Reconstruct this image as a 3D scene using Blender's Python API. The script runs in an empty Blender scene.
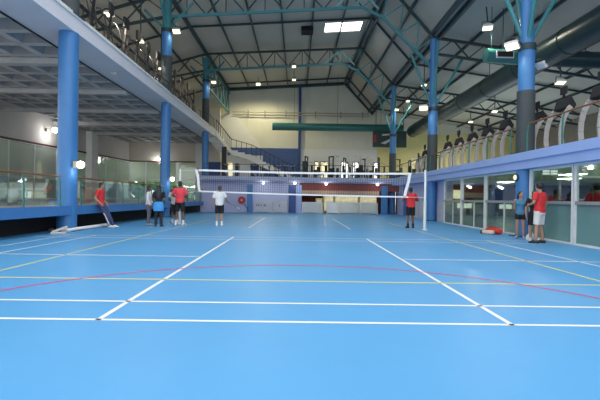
import bpy, math, random
from mathutils import Vector as V, Matrix
random.seed(7)
S = bpy.context.scene
COL = S.collection
PI = math.pi

# ------------------------------------------------------------------ materials
MATS = {}
def mat(name, rgb, rough=.6, metal=0, var=.08, scale=3.0, bump=0, spec=.5, emit=None, es=0):
    if name in MATS: return MATS[name]
    m = bpy.data.materials.new(name); m.use_nodes = True
    nt = m.node_tree; b = nt.nodes['Principled BSDF']
    b.inputs['Roughness'].default_value = rough
    b.inputs['Metallic'].default_value = metal
    b.inputs['Specular IOR Level'].default_value = spec
    tc = nt.nodes.new('ShaderNodeTexCoord'); nz = nt.nodes.new('ShaderNodeTexNoise')
    nz.inputs['Scale'].default_value = scale; nz.inputs['Detail'].default_value = 4
    nt.links.new(tc.outputs['Object'], nz.inputs['Vector'])
    r = nt.nodes.new('ShaderNodeValToRGB')
    r.color_ramp.elements[0].position = .3; r.color_ramp.elements[1].position = .7
    r.color_ramp.elements[0].color = (*[c*(1-var) for c in rgb], 1)
    r.color_ramp.elements[1].color = (*[min(1, c*(1+var)) for c in rgb], 1)
    nt.links.new(nz.outputs['Fac'], r.inputs['Fac']); nt.links.new(r.outputs['Color'], b.inputs['Base Color'])
    if bump:
        bp = nt.nodes.new('ShaderNodeBump'); bp.inputs['Strength'].default_value = bump; bp.inputs['Distance'].default_value = .02
        nt.links.new(nz.outputs['Fac'], bp.inputs['Height']); nt.links.new(bp.outputs['Normal'], b.inputs['Normal'])
    if emit:
        b.inputs['Emission Color'].default_value = (*emit, 1); b.inputs['Emission Strength'].default_value = es
    MATS[name] = m; return m

def glass(name, tint, refl=.12, film=None):
    m = bpy.data.materials.new(name); m.use_nodes = True; nt = m.node_tree; nt.nodes.clear()
    o = nt.nodes.new('ShaderNodeOutputMaterial'); t = nt.nodes.new('ShaderNodeBsdfTransparent'); t.inputs[0].default_value = (*tint, 1)
    g = nt.nodes.new('ShaderNodeBsdfGlossy'); g.inputs['Roughness'].default_value = .03; g.inputs[0].default_value = (.9, .95, .93, 1)
    mx = nt.nodes.new('ShaderNodeMixShader'); lw = nt.nodes.new('ShaderNodeLayerWeight'); lw.inputs['Blend'].default_value = .25
    mr = nt.nodes.new('ShaderNodeMapRange'); mr.inputs[3].default_value = refl*.5; mr.inputs[4].default_value = min(.8, refl*3)
    nt.links.new(lw.outputs['Fresnel'], mr.inputs[0]); nt.links.new(mr.outputs[0], mx.inputs[0])
    base = t.outputs[0]
    if film:
        d = nt.nodes.new('ShaderNodeBsdfDiffuse'); d.inputs[0].default_value = (*film[0], 1)
        m2 = nt.nodes.new('ShaderNodeMixShader'); m2.inputs[0].default_value = film[1]
        nt.links.new(t.outputs[0], m2.inputs[1]); nt.links.new(d.outputs[0], m2.inputs[2]); base = m2.outputs[0]
    nt.links.new(base, mx.inputs[1]); nt.links.new(g.outputs[0], mx.inputs[2]); nt.links.new(mx.outputs[0], o.inputs[0])
    return m

def banded(name, rgb, period, axis, depth, rough=.6, dark=.75):
    """sheeting with grooves every «period» metres along an axis"""
    m = mat(name, rgb, rough, var=.04, scale=.6); nt = m.node_tree; b = nt.nodes['Principled BSDF']
    tc = nt.nodes.new('ShaderNodeTexCoord'); sp = nt.nodes.new('ShaderNodeSeparateXYZ'); nt.links.new(tc.outputs['Object'], sp.inputs[0])
    mu = nt.nodes.new('ShaderNodeMath'); mu.operation = 'MODULO'; mu.inputs[1].default_value = period
    ad = nt.nodes.new('ShaderNodeMath'); ad.operation = 'ADD'; ad.inputs[1].default_value = 1000*period
    nt.links.new(sp.outputs[axis], ad.inputs[0]); nt.links.new(ad.outputs[0], mu.inputs[0])
    gt = nt.nodes.new('ShaderNodeMath'); gt.operation = 'GREATER_THAN'; gt.inputs[1].default_value = period*.06
    nt.links.new(mu.outputs[0], gt.inputs[0])
    bp = nt.nodes.new('ShaderNodeBump'); bp.inputs['Strength'].default_value = 1; bp.inputs['Distance'].default_value = depth
    nt.links.new(gt.outputs[0], bp.inputs['Height']); nt.links.new(bp.outputs['Normal'], b.inputs['Normal'])
    return m

BLUE = mat('column_blue', (.045, .19, .45), .4, var=.05)
BLUE2 = mat('rail_blue', (.05, .20, .48), .45, var=.05)
DBLUE = mat('deep_blue', (.02, .06, .22), .5)
LAV = mat('lavender_paint', (.31, .43, .74), .6, var=.04, scale=1.2)
LAVG = mat('grey_lavender_fascia', (.42, .47, .64), .6, var=.04)
LAVW = mat('lavender_wall', (.44, .47, .68), .65, var=.04, scale=.8)
PALE = mat('pale_soffit_paint', (.68, .68, .74), .6, var=.04, scale=.8)
GREYD = mat('dark_grey_cladding', (.045, .06, .065), .6)
TEAL = mat('teal_steel', (.045, .22, .24), .45, var=.06)
STEEL = mat('dark_teal_steel', (.018, .045, .055), .5)
DUCT = mat('dark_duct', (.012, .040, .045), .35, metal=.2, var=.12, scale=1.5)
DUCTT = mat('teal_duct', (.03, .16, .15), .35, metal=.2)
ROOF = banded('roof_sheeting', (.48, .46, .40), 1.05, 1, .01)
CLAD = banded('wall_cladding', (.68, .67, .57), 1.8, 0, .02)
WHITE = mat('white_paint', (.75, .75, .72), .6, var=.03)
CREAM = mat('cream_paint', (.72, .65, .30), .6, var=.05, scale=.7)
BEIGE = mat('beige_wall', (.62, .57, .49), .7, var=.04)
GREYW = mat('grey_plaster', (.58, .55, .51), .75, var=.05, scale=.8)
MAROON = mat('maroon_strip', (.10, .02, .02), .6)
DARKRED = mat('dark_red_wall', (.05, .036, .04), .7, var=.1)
COFF = mat('coffer_concrete', (.52, .52, .52), .8, var=.12, scale=1.5)
BLACK = mat('black_matte', (.008, .008, .01), .8)
BLKP = mat('black_plastic', (.012, .012, .014), .5)
GRIP = mat('black_rubber', (.02, .02, .02), .75)
SILV = mat('silver_metal', (.55, .55, .55), .35, metal=.7)
LGREY = mat('light_grey_plastic', (.62, .60, .58), .45)
GREEN = mat('green_post', (.02, .16, .13), .45)
WOOD = mat('brown_wood_rail', (.23, .10, .04), .5, var=.15, scale=8)
ALU = mat('white_aluminium', (.72, .72, .72), .4)
TAPE = mat('white_tape', (.85, .85, .85), .7, var=.02)
NETM = mat('dark_net_cord', (.03, .035, .05), .8)
REDP = mat('red_paint', (.42, .012, .015), .5)
CEILG = mat('green_white_ceiling', (.42, .58, .50), .6, var=.04)
PAVE = mat('grey_paving', (.35, .35, .35), .8)
LEAF = mat('leaf_green', (.09, .20, .05), .6, var=.5, scale=6, bump=1)
YEL = mat('yellow_card', (.65, .55, .16), .6)
PANEL = mat('pale_grey_board', (.48, .50, .56), .6)
LAMP = mat('lamp_glow', (1, 1, 1), .4, emit=(1, .93, .48), es=1.4)
LAMPC = mat('cool_lamp_glow', (1, 1, 1), .4, emit=(1, .98, .95), es=6)
LAMPG = mat('greenish_tube_glow', (1, 1, 1), .4, emit=(.95, 1, .70), es=5)
SKYP = mat('translucent_skylight', (1, 1, 1), .5, emit=(1, 1, 1), es=3.0)
LITW = mat('daylit_window', (1, 1, 1), .4, emit=(1, 1, .95), es=1.5)
LITY = mat('warm_lit_window', (.9, .85, .6), .5, emit=(1, .9, .55), es=.55)
GLS = glass('clear_glass', (.88, .95, .92), .10)
GLSR = glass('reflective_green_glass', (.80, .88, .82), .14, ((.66, .70, .62), .52))
GLST = glass('frosted_teal_glass', (.7, .9, .85), .10, ((.18, .32, .31), .75))
GLSG = glass('smoky_glass', (.62, .70, .63), .16, ((.22, .25, .21), .16))
BRICK = mat('red_brown_brick', (.26, .055, .042), .7, var=.15, scale=5)

# ------------------------------------------------------------------ mesh builder
class MB:
    def __init__(s): s.v, s.f, s.m = [], [], []
    def add(s, vs, fs, m=0):
        n = len(s.v); s.v += [V(p) for p in vs]; s.f += [tuple(i+n for i in f) for f in fs]; s.m += [m]*len(fs); return s
    def box(s, x0, x1, y0, y1, z0, z1, m=0):
        return s.add([(x0,y0,z0),(x1,y0,z0),(x1,y1,z0),(x0,y1,z0),(x0,y0,z1),(x1,y0,z1),(x1,y1,z1),(x0,y1,z1)],
                     [(0,3,2,1),(4,5,6,7),(0,1,5,4),(1,2,6,5),(2,3,7,6),(3,0,4,7)], m)
    def bar(s, p, q, w, h=None, m=0, up=(0,0,1)):
        """rectangular bar from p to q, w across, h tall"""
        h = h or w; p, q = V(p), V(q); d = (q-p).normalized(); u = V(up)
        if abs(d.dot(u)) > .98: u = V((0,1,0))
        r = d.cross(u).normalized()*w/2; t = r.cross(d).normalized()*h/2
        return s.add([p-r-t,p+r-t,p+r+t,p-r+t,q-r-t,q+r-t,q+r+t,q-r+t],
                     [(0,1,2,3),(7,6,5,4),(0,4,5,1),(1,5,6,2),(2,6,7,3),(3,7,4,0)], m)
    def tube(s, pts, r, n=10, m=0, caps=True):
        pts = [V(p) for p in pts]; k = len(pts); rs = r if isinstance(r, (list, tuple)) else [r]*k
        vs, fs = [], []; ref = None
        for i, p in enumerate(pts):
            d = (pts[min(i+1,k-1)]-pts[max(i-1,0)]).normalized()
            if ref is None: ref = V((0,0,1)) if abs(d.z) < .9 else V((1,0,0))
            a = d.cross(ref).normalized(); b = a.cross(d).normalized(); ref = b
            for j in range(n):
                t = 2*PI*j/n; vs.append(p+(a*math.cos(t)+b*math.sin(t))*rs[i])
        for i in range(k-1):
            for j in range(n):
                fs.append((i*n+j, i*n+(j+1)%n, (i+1)*n+(j+1)%n, (i+1)*n+j))
        if caps: fs += [tuple(range(n))[::-1], tuple(range((k-1)*n, k*n))]
        return s.add(vs, fs, m)
    def ball(s, c, r, nu=14, nv=9, m=0, M=None):
        c = V(c); r = V(r) if hasattr(r, '__len__') else V((r,r,r)); vs, fs = [], []
        def P(x): return c + (M @ x if M else x)
        vs.append(P(V((0,0,r.z))))
        for i in range(1, nv):
            a = PI*i/nv
            for j in range(nu):
                t = 2*PI*j/nu; vs.append(P(V((r.x*math.sin(a)*math.cos(t), r.y*math.sin(a)*math.sin(t), r.z*math.cos(a)))))
        vs.append(P(V((0,0,-r.z)))); L = len(vs)-1
        for j in range(nu): fs.append((0, 1+j, 1+(j+1)%nu))
        for i in range(nv-2):
            for j in range(nu):
                a = 1+i*nu; fs.append((a+j, a+nu+j, a+nu+(j+1)%nu, a+(j+1)%nu))
        a = 1+(nv-2)*nu
        for j in range(nu): fs.append((a+j, L, a+(j+1)%nu))
        return s.add(vs, fs, m)
    def loft(s, rings, n=16, m=0):
        """rings: (centre, half-width vector, half-depth vector)"""
        vs, fs = [], []
        for c, a, b in rings:
            for j in range(n):
                t = 2*PI*j/n; vs.append(V(c)+V(a)*math.cos(t)+V(b)*math.sin(t))
        k = len(rings)
        for i in range(k-1):
            for j in range(n): fs.append((i*n+j, i*n+(j+1)%n, (i+1)*n+(j+1)%n, (i+1)*n+j))
        fs += [tuple(range(n))[::-1], tuple(range((k-1)*n, k*n))]
        return s.add(vs, fs, m)
    def prism(s, outline, y0, y1, m=0):
        """outline in x,z extruded along y"""
        n = len(outline); vs = [(x,y0,z) for x,z in outline]+[(x,y1,z) for x,z in outline]
        fs = [tuple(range(n)), tuple(range(2*n-1, n-1, -1))]+[(i,i+n,(i+1)%n+n,(i+1)%n) for i in range(n)]
        return s.add(vs, fs, m)
    def build(s, name, mats, parent=None, world=False, smooth=False, bevel=0):
        mats = mats if isinstance(mats, (list, tuple)) else [mats]
        me = bpy.data.meshes.new(name); off = V((0,0,0))
        if parent is not None and world: off = parent['_w'] if '_w' in parent else parent.location.copy(); off = V(off)
        if parent is None:
            xs = [p.x for p in s.v]; ys = [p.y for p in s.v]; zs = [p.z for p in s.v]
            off = V(((min(xs)+max(xs))/2, (min(ys)+max(ys))/2, min(zs)))
        me.from_pydata([tuple(p-off) for p in s.v], [], s.f)
        for m in mats: me.materials.append(m)
        for p, i in zip(me.polygons, s.m): p.material_index = i; p.use_smooth = smooth
        me.validate()
        import bmesh
        b = bmesh.new(); b.from_mesh(me); bmesh.ops.recalc_face_normals(b, faces=b.faces); b.to_mesh(me); b.free()
        if smooth: me.set_sharp_from_angle(angle=math.radians(50))
        o = bpy.data.objects.new(name, me); COL.objects.link(o)
        if parent is None: o.location = off
        else: o.parent = parent
        if bevel:
            bv = o.modifiers.new('bevel', 'BEVEL'); bv.width = bevel; bv.segments = 2; bv.limit_method = 'ANGLE'
        return o

def tag(o, label, cat, group=None):
    o['label'] = label; o['category'] = cat
    if group: o['group'] = group
    return o
def thing(name, label, cat, loc=(0,0,0), rz=0, group=None):
    o = bpy.data.objects.new(name, None); COL.objects.link(o); o.location = loc; o.rotation_euler = (0,0,rz)
    o.empty_display_size = .1
    return tag(o, label, cat, group)
def struct(name, mb, m, parent=None, **k):
    o = mb.build(name, m, parent, **k)
    if parent is None: o['kind'] = 'structure'
    return o
def copy_tree(o, parent=None):
    c = o.copy(); COL.objects.link(c)
    if parent is not None: c.parent = parent
    for ch in list(o.children): copy_tree(ch, c)
    return c
ORD = ['nearest', 'second nearest', 'third nearest', 'fourth nearest', 'fifth nearest', 'sixth nearest', 'seventh nearest',
       'eighth nearest', 'ninth nearest', 'tenth nearest', 'eleventh nearest', 'twelfth nearest']
NTH = ['first', 'second', 'third', 'fourth', 'fifth', 'sixth', 'seventh', 'eighth', 'ninth', 'tenth', 'eleventh', 'twelfth', 'thirteenth', 'fourteenth', 'fifteenth', 'sixteenth']

# ------------------------------------------------------------------ camera
F = 418.0; TH = .0145
cd = bpy.data.cameras.new('camera'); cam = bpy.data.objects.new('camera', cd); COL.objects.link(cam)
cd.sensor_width = 36; cd.lens = 36*F/600; cd.clip_end = 400; cd.clip_start = .05
fw = V((2.5/F, 1, -2/F)).normalized(); rt = V((1, 0, TH)); rt = (rt - fw*rt.dot(fw)).normalized(); up = rt.cross(fw)
M = Matrix((rt, up, -fw)).transposed().to_4x4(); M.translation = V((0, 0, 1.3)); cam.matrix_world = M
S.camera = cam

# ------------------------------------------------------------------ the hall: floor with painted lines
YB = 35.8       # plane of the wall under the back gallery
WL = mat('white_line_paint', (.80, .82, .82), .5, var=.03)
YL = mat('yellow_line_paint', (.72, .68, .22), .5, var=.05)
RL = mat('red_line_paint', (.62, .05, .16), .5, var=.05)
FLOOR = mat('blue_court_vinyl', (.10, .355, .67), .40, var=.05, scale=.35, spec=.32)
ns = [n for n in FLOOR.node_tree.nodes if n.type == 'TEX_NOISE'][0]; ns.inputs['Detail'].default_value = 8; ns.inputs['Roughness'].default_value = .7
f = MB(); f.box(-9.6, 8.9, -7, 40, -.12, 0)
e = .002
def line(x0, x1, y0, y1, m): f.add([(x0,y0,e),(x1,y0,e),(x1,y1,e),(x0,y1,e)], [(0,1,2,3)], m)
w = .029
for y in (4.37, 5.14): line(-8.0, 8.4, y-w, y+w, 1)
for y in (12.84, 13.6): line(-8.0, 8.3, y-w, y+w, 1)
line(-8.0, 8.4, 6.52-w, 6.52+w, 2)
line(-8.0, -2.06, 9.06-w, 9.06+w, 1); line(2.25, 8.3, 9.06-w, 9.06+w, 1)
for x in (-2.06, 2.27):
    line(x-w, x+w, 4.35, 13.62, 1); line(x-w, x+w, 17.8, 27, 1)
line(-2.06, 2.27, 27-w, 27+w, 1)
line(-5-w, -5+w, 6.54, 23, 2); line(5-w, 5+w, 6.54, 23, 2)
for x in (-6.5, -7.35, 6.15): line(x-w, x+w, 8, 13.62, 1)
line(-5, 5, 20.2-w, 20.2+w, 2)
n = 72
for i in range(n):
    a0, a1 = PI*(i/n), PI*((i+1)/n); c = V((.07, 3.5, 0))
    q = [c+V((math.cos(a)*r, math.sin(a)*r, e*1.5)) for a, r in ((a0,4.525),(a1,4.525),(a1,4.585),(a0,4.585))]
    f.add(q, [(0,1,2,3)], 3)
struct('floor', f, [FLOOR, WL, YL, RL])
g = MB(); g.box(-60, 60, -60, 110, -.5, -.14); struct('ground', g, PAVE)

# ------------------------------------------------------------------ left side: low stage, high gallery
b = MB(); b.box(-23, -8.08, 2, 46, .58, .90); struct('floor_left_stage', b, [mat('stage_floor_grey', (.30, .29, .27), .4)])
b = MB(); b.box(-8.08, -8.03, 2, 37.4, .58, .91); struct('trim_1', b, BLUE2)
b = MB(); b.box(-9.0, -8.9, 2, 46, 0, .58); struct('wall_left_understage', b, BLACK)
b = MB(); b.box(-9.5, -8.0, 9.6, 46, 7.1, 7.7)
b.add([(-22.0,9.6,7.54),(-9.5,9.6,7.54),(-9.5,46,7.54),(-18.8,46,7.54),(-22.0,9.6,7.7),(-9.5,9.6,7.7),(-9.5,46,7.7),(-18.8,46,7.7)], [(0,3,2,1),(4,5,6,7),(0,1,5,4),(1,2,6,5),(2,3,7,6),(3,0,4,7)])
struct('floor_left_gallery', b, PALE)
b = MB(); b.box(-8.0, -7.95, 9.6, 44, 7.62, 7.74); struct('trim_2', b, WHITE)
# coffered soffit
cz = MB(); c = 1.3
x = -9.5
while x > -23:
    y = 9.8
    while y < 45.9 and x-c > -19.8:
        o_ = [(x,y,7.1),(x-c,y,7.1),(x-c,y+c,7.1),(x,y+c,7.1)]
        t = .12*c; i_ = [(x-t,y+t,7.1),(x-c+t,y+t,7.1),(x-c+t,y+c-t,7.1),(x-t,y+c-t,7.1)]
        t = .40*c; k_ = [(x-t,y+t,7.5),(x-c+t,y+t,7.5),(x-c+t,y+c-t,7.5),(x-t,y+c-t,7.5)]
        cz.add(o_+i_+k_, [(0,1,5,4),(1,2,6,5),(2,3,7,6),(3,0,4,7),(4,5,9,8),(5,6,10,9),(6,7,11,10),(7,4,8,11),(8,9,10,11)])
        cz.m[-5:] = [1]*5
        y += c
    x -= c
struct('ceiling_left', cz, [COFF, mat('coffer_shade_grey', (.30,.30,.31), .8, var=.1)])  # second, darker grey paints the shade inside the coffer hollows
for k, y in enumerate((12.8, 18.0, 23.2, 28.4, 33.6, 38.8)):
    b = MB(); b.box(max(-22.3, -20.6+(y-22)*.0857), -9.52, y-.16, y+.16, 6.86, 7.10)
    o = struct('trim_%d' % (k+10), b, COFF)
b = MB(); b.box(-9.56, -9.5, 9.6, 46, 7.05, 7.1); struct('trim_3', b, BLKP)  # black strip painted in as the shadow line along the soffit's inner edge

# the left rear wall runs slightly askew: glazed below, plaster above
def wl(y): return -20.6 + (y-22)*.0857
def skew(x_off0, x_off1, y0, y1, z0, z1, mb):
    vs = [(wl(y0)+x_off0,y0,z0),(wl(y0)+x_off1,y0,z0),(wl(y1)+x_off1,y1,z0),(wl(y1)+x_off0,y1,z0)]
    vs += [(p[0],p[1],z1) for p in vs]
    mb.add(vs, [(0,3,2,1),(4,5,6,7),(0,1,5,4),(1,2,6,5),(2,3,7,6),(3,0,4,7)])
b = MB(); skew(-.3, 0, 21.5, 46, 5.15, 7.6, b); struct('wall_left', b, GREYW)
b = MB(); skew(0, .05, 21.5, 46, 5.05, 5.19, b); struct('trim_4', b, MAROON)
b = MB(); skew(-2.2, -2.0, 21.5, 37.0, .9, 6.5, b); struct('wall_left_corridor', b, mat('pale_green_white', (.60, .62, .55), .7))
b = MB(); skew(-.1, .55, 38.0, 39.0, .9, 7.1, b); struct('trim_5', b, WHITE)
ys = [21.5, 24, 26.5, 29, 31.5, 34, 36.0, 38.0, 41.3, 43.6, 46]
k = 0
for y0, y1 in zip(ys[:-1], ys[1:]):
    if abs(y0-38.0) < .01: y0 = 39.0
    k += 1
    fr = MB(); t = .05
    skew(-.05, .03, y0, y0+t, .9, 5.08, fr); skew(-.05, .03, y1-t, y1, .9, 5.08, fr)
    skew(-.05, .03, y0+t, y1-t, 4.98, 5.08, fr); skew(-.05, .03, y0+t, y1-t, .9, .98, fr)
    o = struct('window_%d' % k, fr, ALU)
    pn = MB(); skew(-.02, -.008, y0+t, y1-t, .98, 4.98, pn)
    o['_w'] = tuple(o.location)
    p = pn.build('pane', GLSR, o, world=True)
# far end of the left room
b = MB(); b.box(-19, -8.6, 46, 46.3, 5.1, 11.0); struct('wall_left_end', b, BEIGE)
b = MB(); b.box(-19, -11.2, 45.94, 46, 5.02, 5.14); struct('trim_6', b, MAROON)
b = MB(); b.box(-11.2, -9.9, 45.7, 46.3, .9, 7.1); struct('trim_7', b, WHITE)
b = MB(); b.box(-9.9, -8.55, 45.8, 46.3, .0, 5.1); struct('wall_left_end_panel', b, DBLUE)
for i in range(4):
    x0 = -18.6+i*1.85; fr = MB(); t = .06
    fr.box(x0, x0+t, 46.1, 46.2, .9, 5.1); fr.box(x0+1.85-t, x0+1.85, 46.1, 46.2, .9, 5.1)
    fr.box(x0+t, x0+1.85-t, 46.1, 46.2, 3.1, 3.16); fr.box(x0+t, x0+1.85-t, 46.1, 46.2, .9, .96)
    o = struct('window_%d' % (30+i), fr, ALU); o['_w'] = tuple(o.location)
    pn = MB(); pn.box(x0+t, x0+1.85-t, 46.14, 46.155, .96, 3.1); pn.box(x0+t, x0+1.85-t, 46.14, 46.155, 3.16, 5.1); pn.build('pane', GLS, o, world=True)

# shrubs outside the left windows
def shrub(x, y, h, label, k):
    rnd = random.Random(k); t = thing('garden_shrub', label, 'shrub', (x, y, -.14), 0, 'shrubs outside the left windows')
    m = MB()
    for i in range(70):
        a = rnd.uniform(0, 2*PI); r = rnd.uniform(.1, 1)*h*.36; z = rnd.uniform(.25, 1)*h
        r *= math.sin(PI*min(1, (z/h)*.8+.15))
        m.ball((math.cos(a)*r, math.sin(a)*r, z), (h*.10*rnd.uniform(.7,1.3), h*.10*rnd.uniform(.7,1.3), h*.08), 7, 5)
    m.build('foliage', LEAF, t)
    s_ = MB(); s_.tube([(0,0,0),(.05,0,h*.4),(0,.05,h*.75)], [.09,.07,.03], 7); s_.build('stem', mat('bark', (.1,.06,.04), .9), t)
for k, (x, y, h, l) in enumerate([(-22.5, 39.5, 4.2, 'tall green shrub outside the glazing just past the white pilaster'),
                                  (-22.3, 43.0, 3.4, 'middle green shrub outside the far end of the left glazing'),
                                  (-21.2, 47.5, 4.6, 'farthest green shrub outside the corner of the left glazing'),
                                  (-15.8, 48.0, 2.7, 'green shrub outside the end windows of the left room')]): shrub(x, y, h, l, k)

hd = MB(); rnd = random.Random(3)  # wall of foliage added behind the left glazing to dim the bright sky
for i in range(520):
    y = rnd.uniform(34, 64); z = rnd.uniform(0, 6.2); hd.ball((-27+.05*(y-34)+rnd.uniform(-.5,.5), y, z), rnd.uniform(.45,.8), 6, 4)
for i in range(260):
    x = rnd.uniform(-25, -8); hd.ball((x, 64+rnd.uniform(-.5,.5), rnd.uniform(0, 6.2)), rnd.uniform(.45,.8), 6, 4)
o = hd.build('hedge', LEAF); tag(o, 'tall green hedge added far outside the left glazing to dim the sky', 'hedge'); o['kind'] = 'stuff'
# ------------------------------------------------------------------ stage guard rails: green posts, brown rail, glass
def guard(name, label, x, ys_, z, h, postm, railm, face=1, glassm=None, wires=0, bent=True):
    t = thing(name, label, 'railing', (x, (ys_[0]+ys_[-1])/2, z))
    y00 = (ys_[0]+ys_[-1])/2
    for y in ys_:
        p = MB(); yy = y-y00
        if bent: p.tube([(.03*face,yy,-.14),(0,yy,-.02),(0,yy,h*.55),(-.02*face,yy,h*.85),(-.05*face,yy,h-.03)], .028, 8)
        else: p.tube([(0,yy,0),(0,yy,h-.02)], .022, 8)
        p.box(-.03, .07*face if face > 0 else .03, yy-.05, yy+.05, -.20 if bent else 0, -.13 if bent else .02) if face > 0 else p.box(-.07, .03, yy-.05, yy+.05, -.20 if bent else 0, -.13 if bent else .02)
        p.build('post', postm, t, smooth=True)
    r = MB(); r.tube([(-.05*face*bent, ys_[0]-y00-.1, h), (-.05*face*bent, ys_[-1]-y00+.1, h)], .032, 8); r.build('top_rail', railm, t, smooth=True)
    for k in range(wires):
        zz = h*(k+1)/(wires+1); wr = MB(); wr.tube([(-.01*face, ys_[0]-y00, zz), (-.01*face, ys_[-1]-y00, zz)], .010, 6); wr.build('wire', postm, t)
    if glassm:
        for y0, y1 in zip(ys_[:-1], ys_[1:]):
            gm = MB(); gm.box(-.02, -.008, y0-y00+.06, y1-y00-.06, .06, h-.14); gm.build('glass_panel', glassm, t)
    return t
guard('stage_railing', 'green-posted glass railing on the low stage, before the nearest blue column', -8.12, [6.7, 8.6, 10.55, 12.45, 14.35], .90, 1.03, GREEN, WOOD, 1, GLS)
guard('stage_railing', 'green-posted glass railing on the low stage, behind the leaning man', -8.12, [15.75, 17.6, 19.5, 21.4, 23.3, 25.4], .90, 1.03, GREEN, WOOD, 1, GLS)
guard('stage_railing', 'green-posted glass railing on the low stage past the second left column', -8.12, [26.9, 28.9, 30.9, 32.9, 34.9, 36.7], .90, 1.03, GREEN, WOOD, 1, GLS)

# ------------------------------------------------------------------ columns
def column(x, y, r, z0, z1, label, rings, struts=(), flip=1):
    """rings: (from z, to z, material, part name, extra radius)"""
    t = thing('steel_column', label, 'column', (x, y, z0))
    for a, c_, m, nm, ex in rings:
        p = MB(); p.tube([(0,0,a-z0),(0,0,c_-z0)], r+ex, 28); p.build(nm, m, t, smooth=True)
    bp = MB(); bp.box(-r*1.3, r*1.3, -r*1.3, r*1.3, 0, .03); bp.build('base_plate', STEEL, t)
    for (za, dx, dy, zb) in struts:
        p = MB(); p.tube([(0,0,za-z0),(dx,dy,zb-z0)], .08, 8); p.build('strut', TEAL, t)
    if struts:
        p = MB(); p.tube([(0,0,struts[0][0]-z0-.12),(0,0,struts[0][0]-z0+.12)], r+.03, 24); p.build('collar', STEEL, t, smooth=True)
    return t
LX = -8.3
for i, y in enumerate((15.1, 26.2, 37.4)):
    lab = ['nearest fat blue column on the left, with a lamp box on it', 'second fat blue column along the left side of the court',
           'farthest blue column on the left, beyond the net'][i]
    t = column(LX, y, .33 if i == 0 else .30, 0, 14, lab, [(0, 7.1, BLUE, 'shaft', 0)])
    cp = MB(); cp.box(-.22, .22, -.22, .22, 6.98, 7.1); cp.build('capital', WHITE, t)
    lab = ['column above the gallery over the nearest left column', 'blue and grey column standing on the left gallery, a floodlight at its top',
           'far blue and grey column on the left gallery near the stair'][i]
    column(LX, y, .30, 7.7, 14, lab, [(7.7, 10.0, GREYD, 'cladding', .03), (10.0, 11.6, BLUE, 'shaft', 0), (11.6, 13.6 if i else 13.6, TEAL, 'upper_shaft', -.03)],
           [(11.6, 1.6, 0, 13.4), (11.6, -1.4, 0, 12.9), (11.6, 0, -1.6, 13.2)] + ([(11.6, 0, 1.6, 13.2)] if i < 2 else []))
RX = 8.38
for i, y in enumerate((15.4, 26.1, 37.0)):
    lab = ['nearest fat blue column on the right, between the glass bays', 'second blue column on the right, beside the net post',
           'farthest blue column on the right, at the corner of the back gallery'][i]
    column(RX, y, .29, 0, 12, lab, [(0, 2.46, BLUE, 'shaft', 0)])
    lab = ['nearest grey and blue column rising from the right gallery, with a big floodlight', 'second grey and blue column rising from the right gallery',
           'farthest dark blue column on the right, standing among the gym machines'][i]
    column(RX, y, .28, 3.06, 12, lab, [(3.06, 5.35, GREYD, 'cladding', .03), (5.35, 7.0, BLUE, 'shaft', 0), (7.0, 11.3, BLUE, 'upper_shaft', -.06)],
           [(6.95, -1.35, .3, 9.9+.6), (6.95, 1.9, .3, 10.2), (6.95, .3, 1.7, 10.6), (6.95, -.3, -1.7, 10.6)])

# ------------------------------------------------------------------ roof
Y0R, Y1R, YG = 3.0, 50.0, 20.0  # centre roof starts at YG: an added, unseen opening lets daylight onto mid-court
prof = [(-20.6, 10.5), (LX, 14.25), (5.5, 15.15), (8.55, 11.75), (26, 9.15)]
def roofz(x):
    for (xa, za), (xb, zb) in zip(prof[:-1], prof[1:]):
        if xa <= x <= xb: return za+(zb-za)*(x-xa)/(xb-xa)
SK = (2.0, 4.9, 32.6, 34.4)
r = MB()
def strip(x0, x1, y0, y1):
    z0, z1 = roofz(x0), roofz(x1); t = .12
    r.add([(x0,y0,z0),(x1,y0,z1),(x1,y1,z1),(x0,y1,z0),(x0,y0,z0+t),(x1,y0,z1+t),(x1,y1,z1+t),(x0,y1,z0+t)],
          [(0,3,2,1),(4,5,6,7),(0,1,5,4),(1,2,6,5),(2,3,7,6),(3,0,4,7)])
strip(-20.6, LX, Y0R, Y1R); strip(LX, SK[0], YG, Y1R); strip(SK[0], SK[1], YG, SK[2]); strip(SK[0], SK[1], SK[3], Y1R)
strip(SK[1], 5.5, 17, Y1R); strip(5.5, 8.55, 15, Y1R); strip(8.55, 26, Y0R, Y1R)
struct('ceiling', r, ROOF)
fr = MB()
for x0, x1 in ((SK[0], 3.42), (3.48, SK[1])):
    fr.add([(x0,SK[2],roofz(x0)+.05),(x1,SK[2],roofz(x1)+.05),(x1,SK[3],roofz(x1)+.05),(x0,SK[3],roofz(x0)+.05),
            (x0,SK[2],roofz(x0)+.08),(x1,SK[2],roofz(x1)+.08),(x1,SK[3],roofz(x1)+.08),(x0,SK[3],roofz(x0)+.08)],
           [(0,3,2,1),(4,5,6,7),(0,1,5,4),(1,2,6,5),(2,3,7,6),(3,0,4,7)])
struct('window_40', fr, SKYP)
b = MB(); b.box(.1, 1.05, 32.9, 33.9, roofz(.6)-.35, roofz(.6)-.0); tag(b.build('roof_vent', BLACK), 'black rectangular vent in the roof, left of the white skylight', 'vent')
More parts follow.
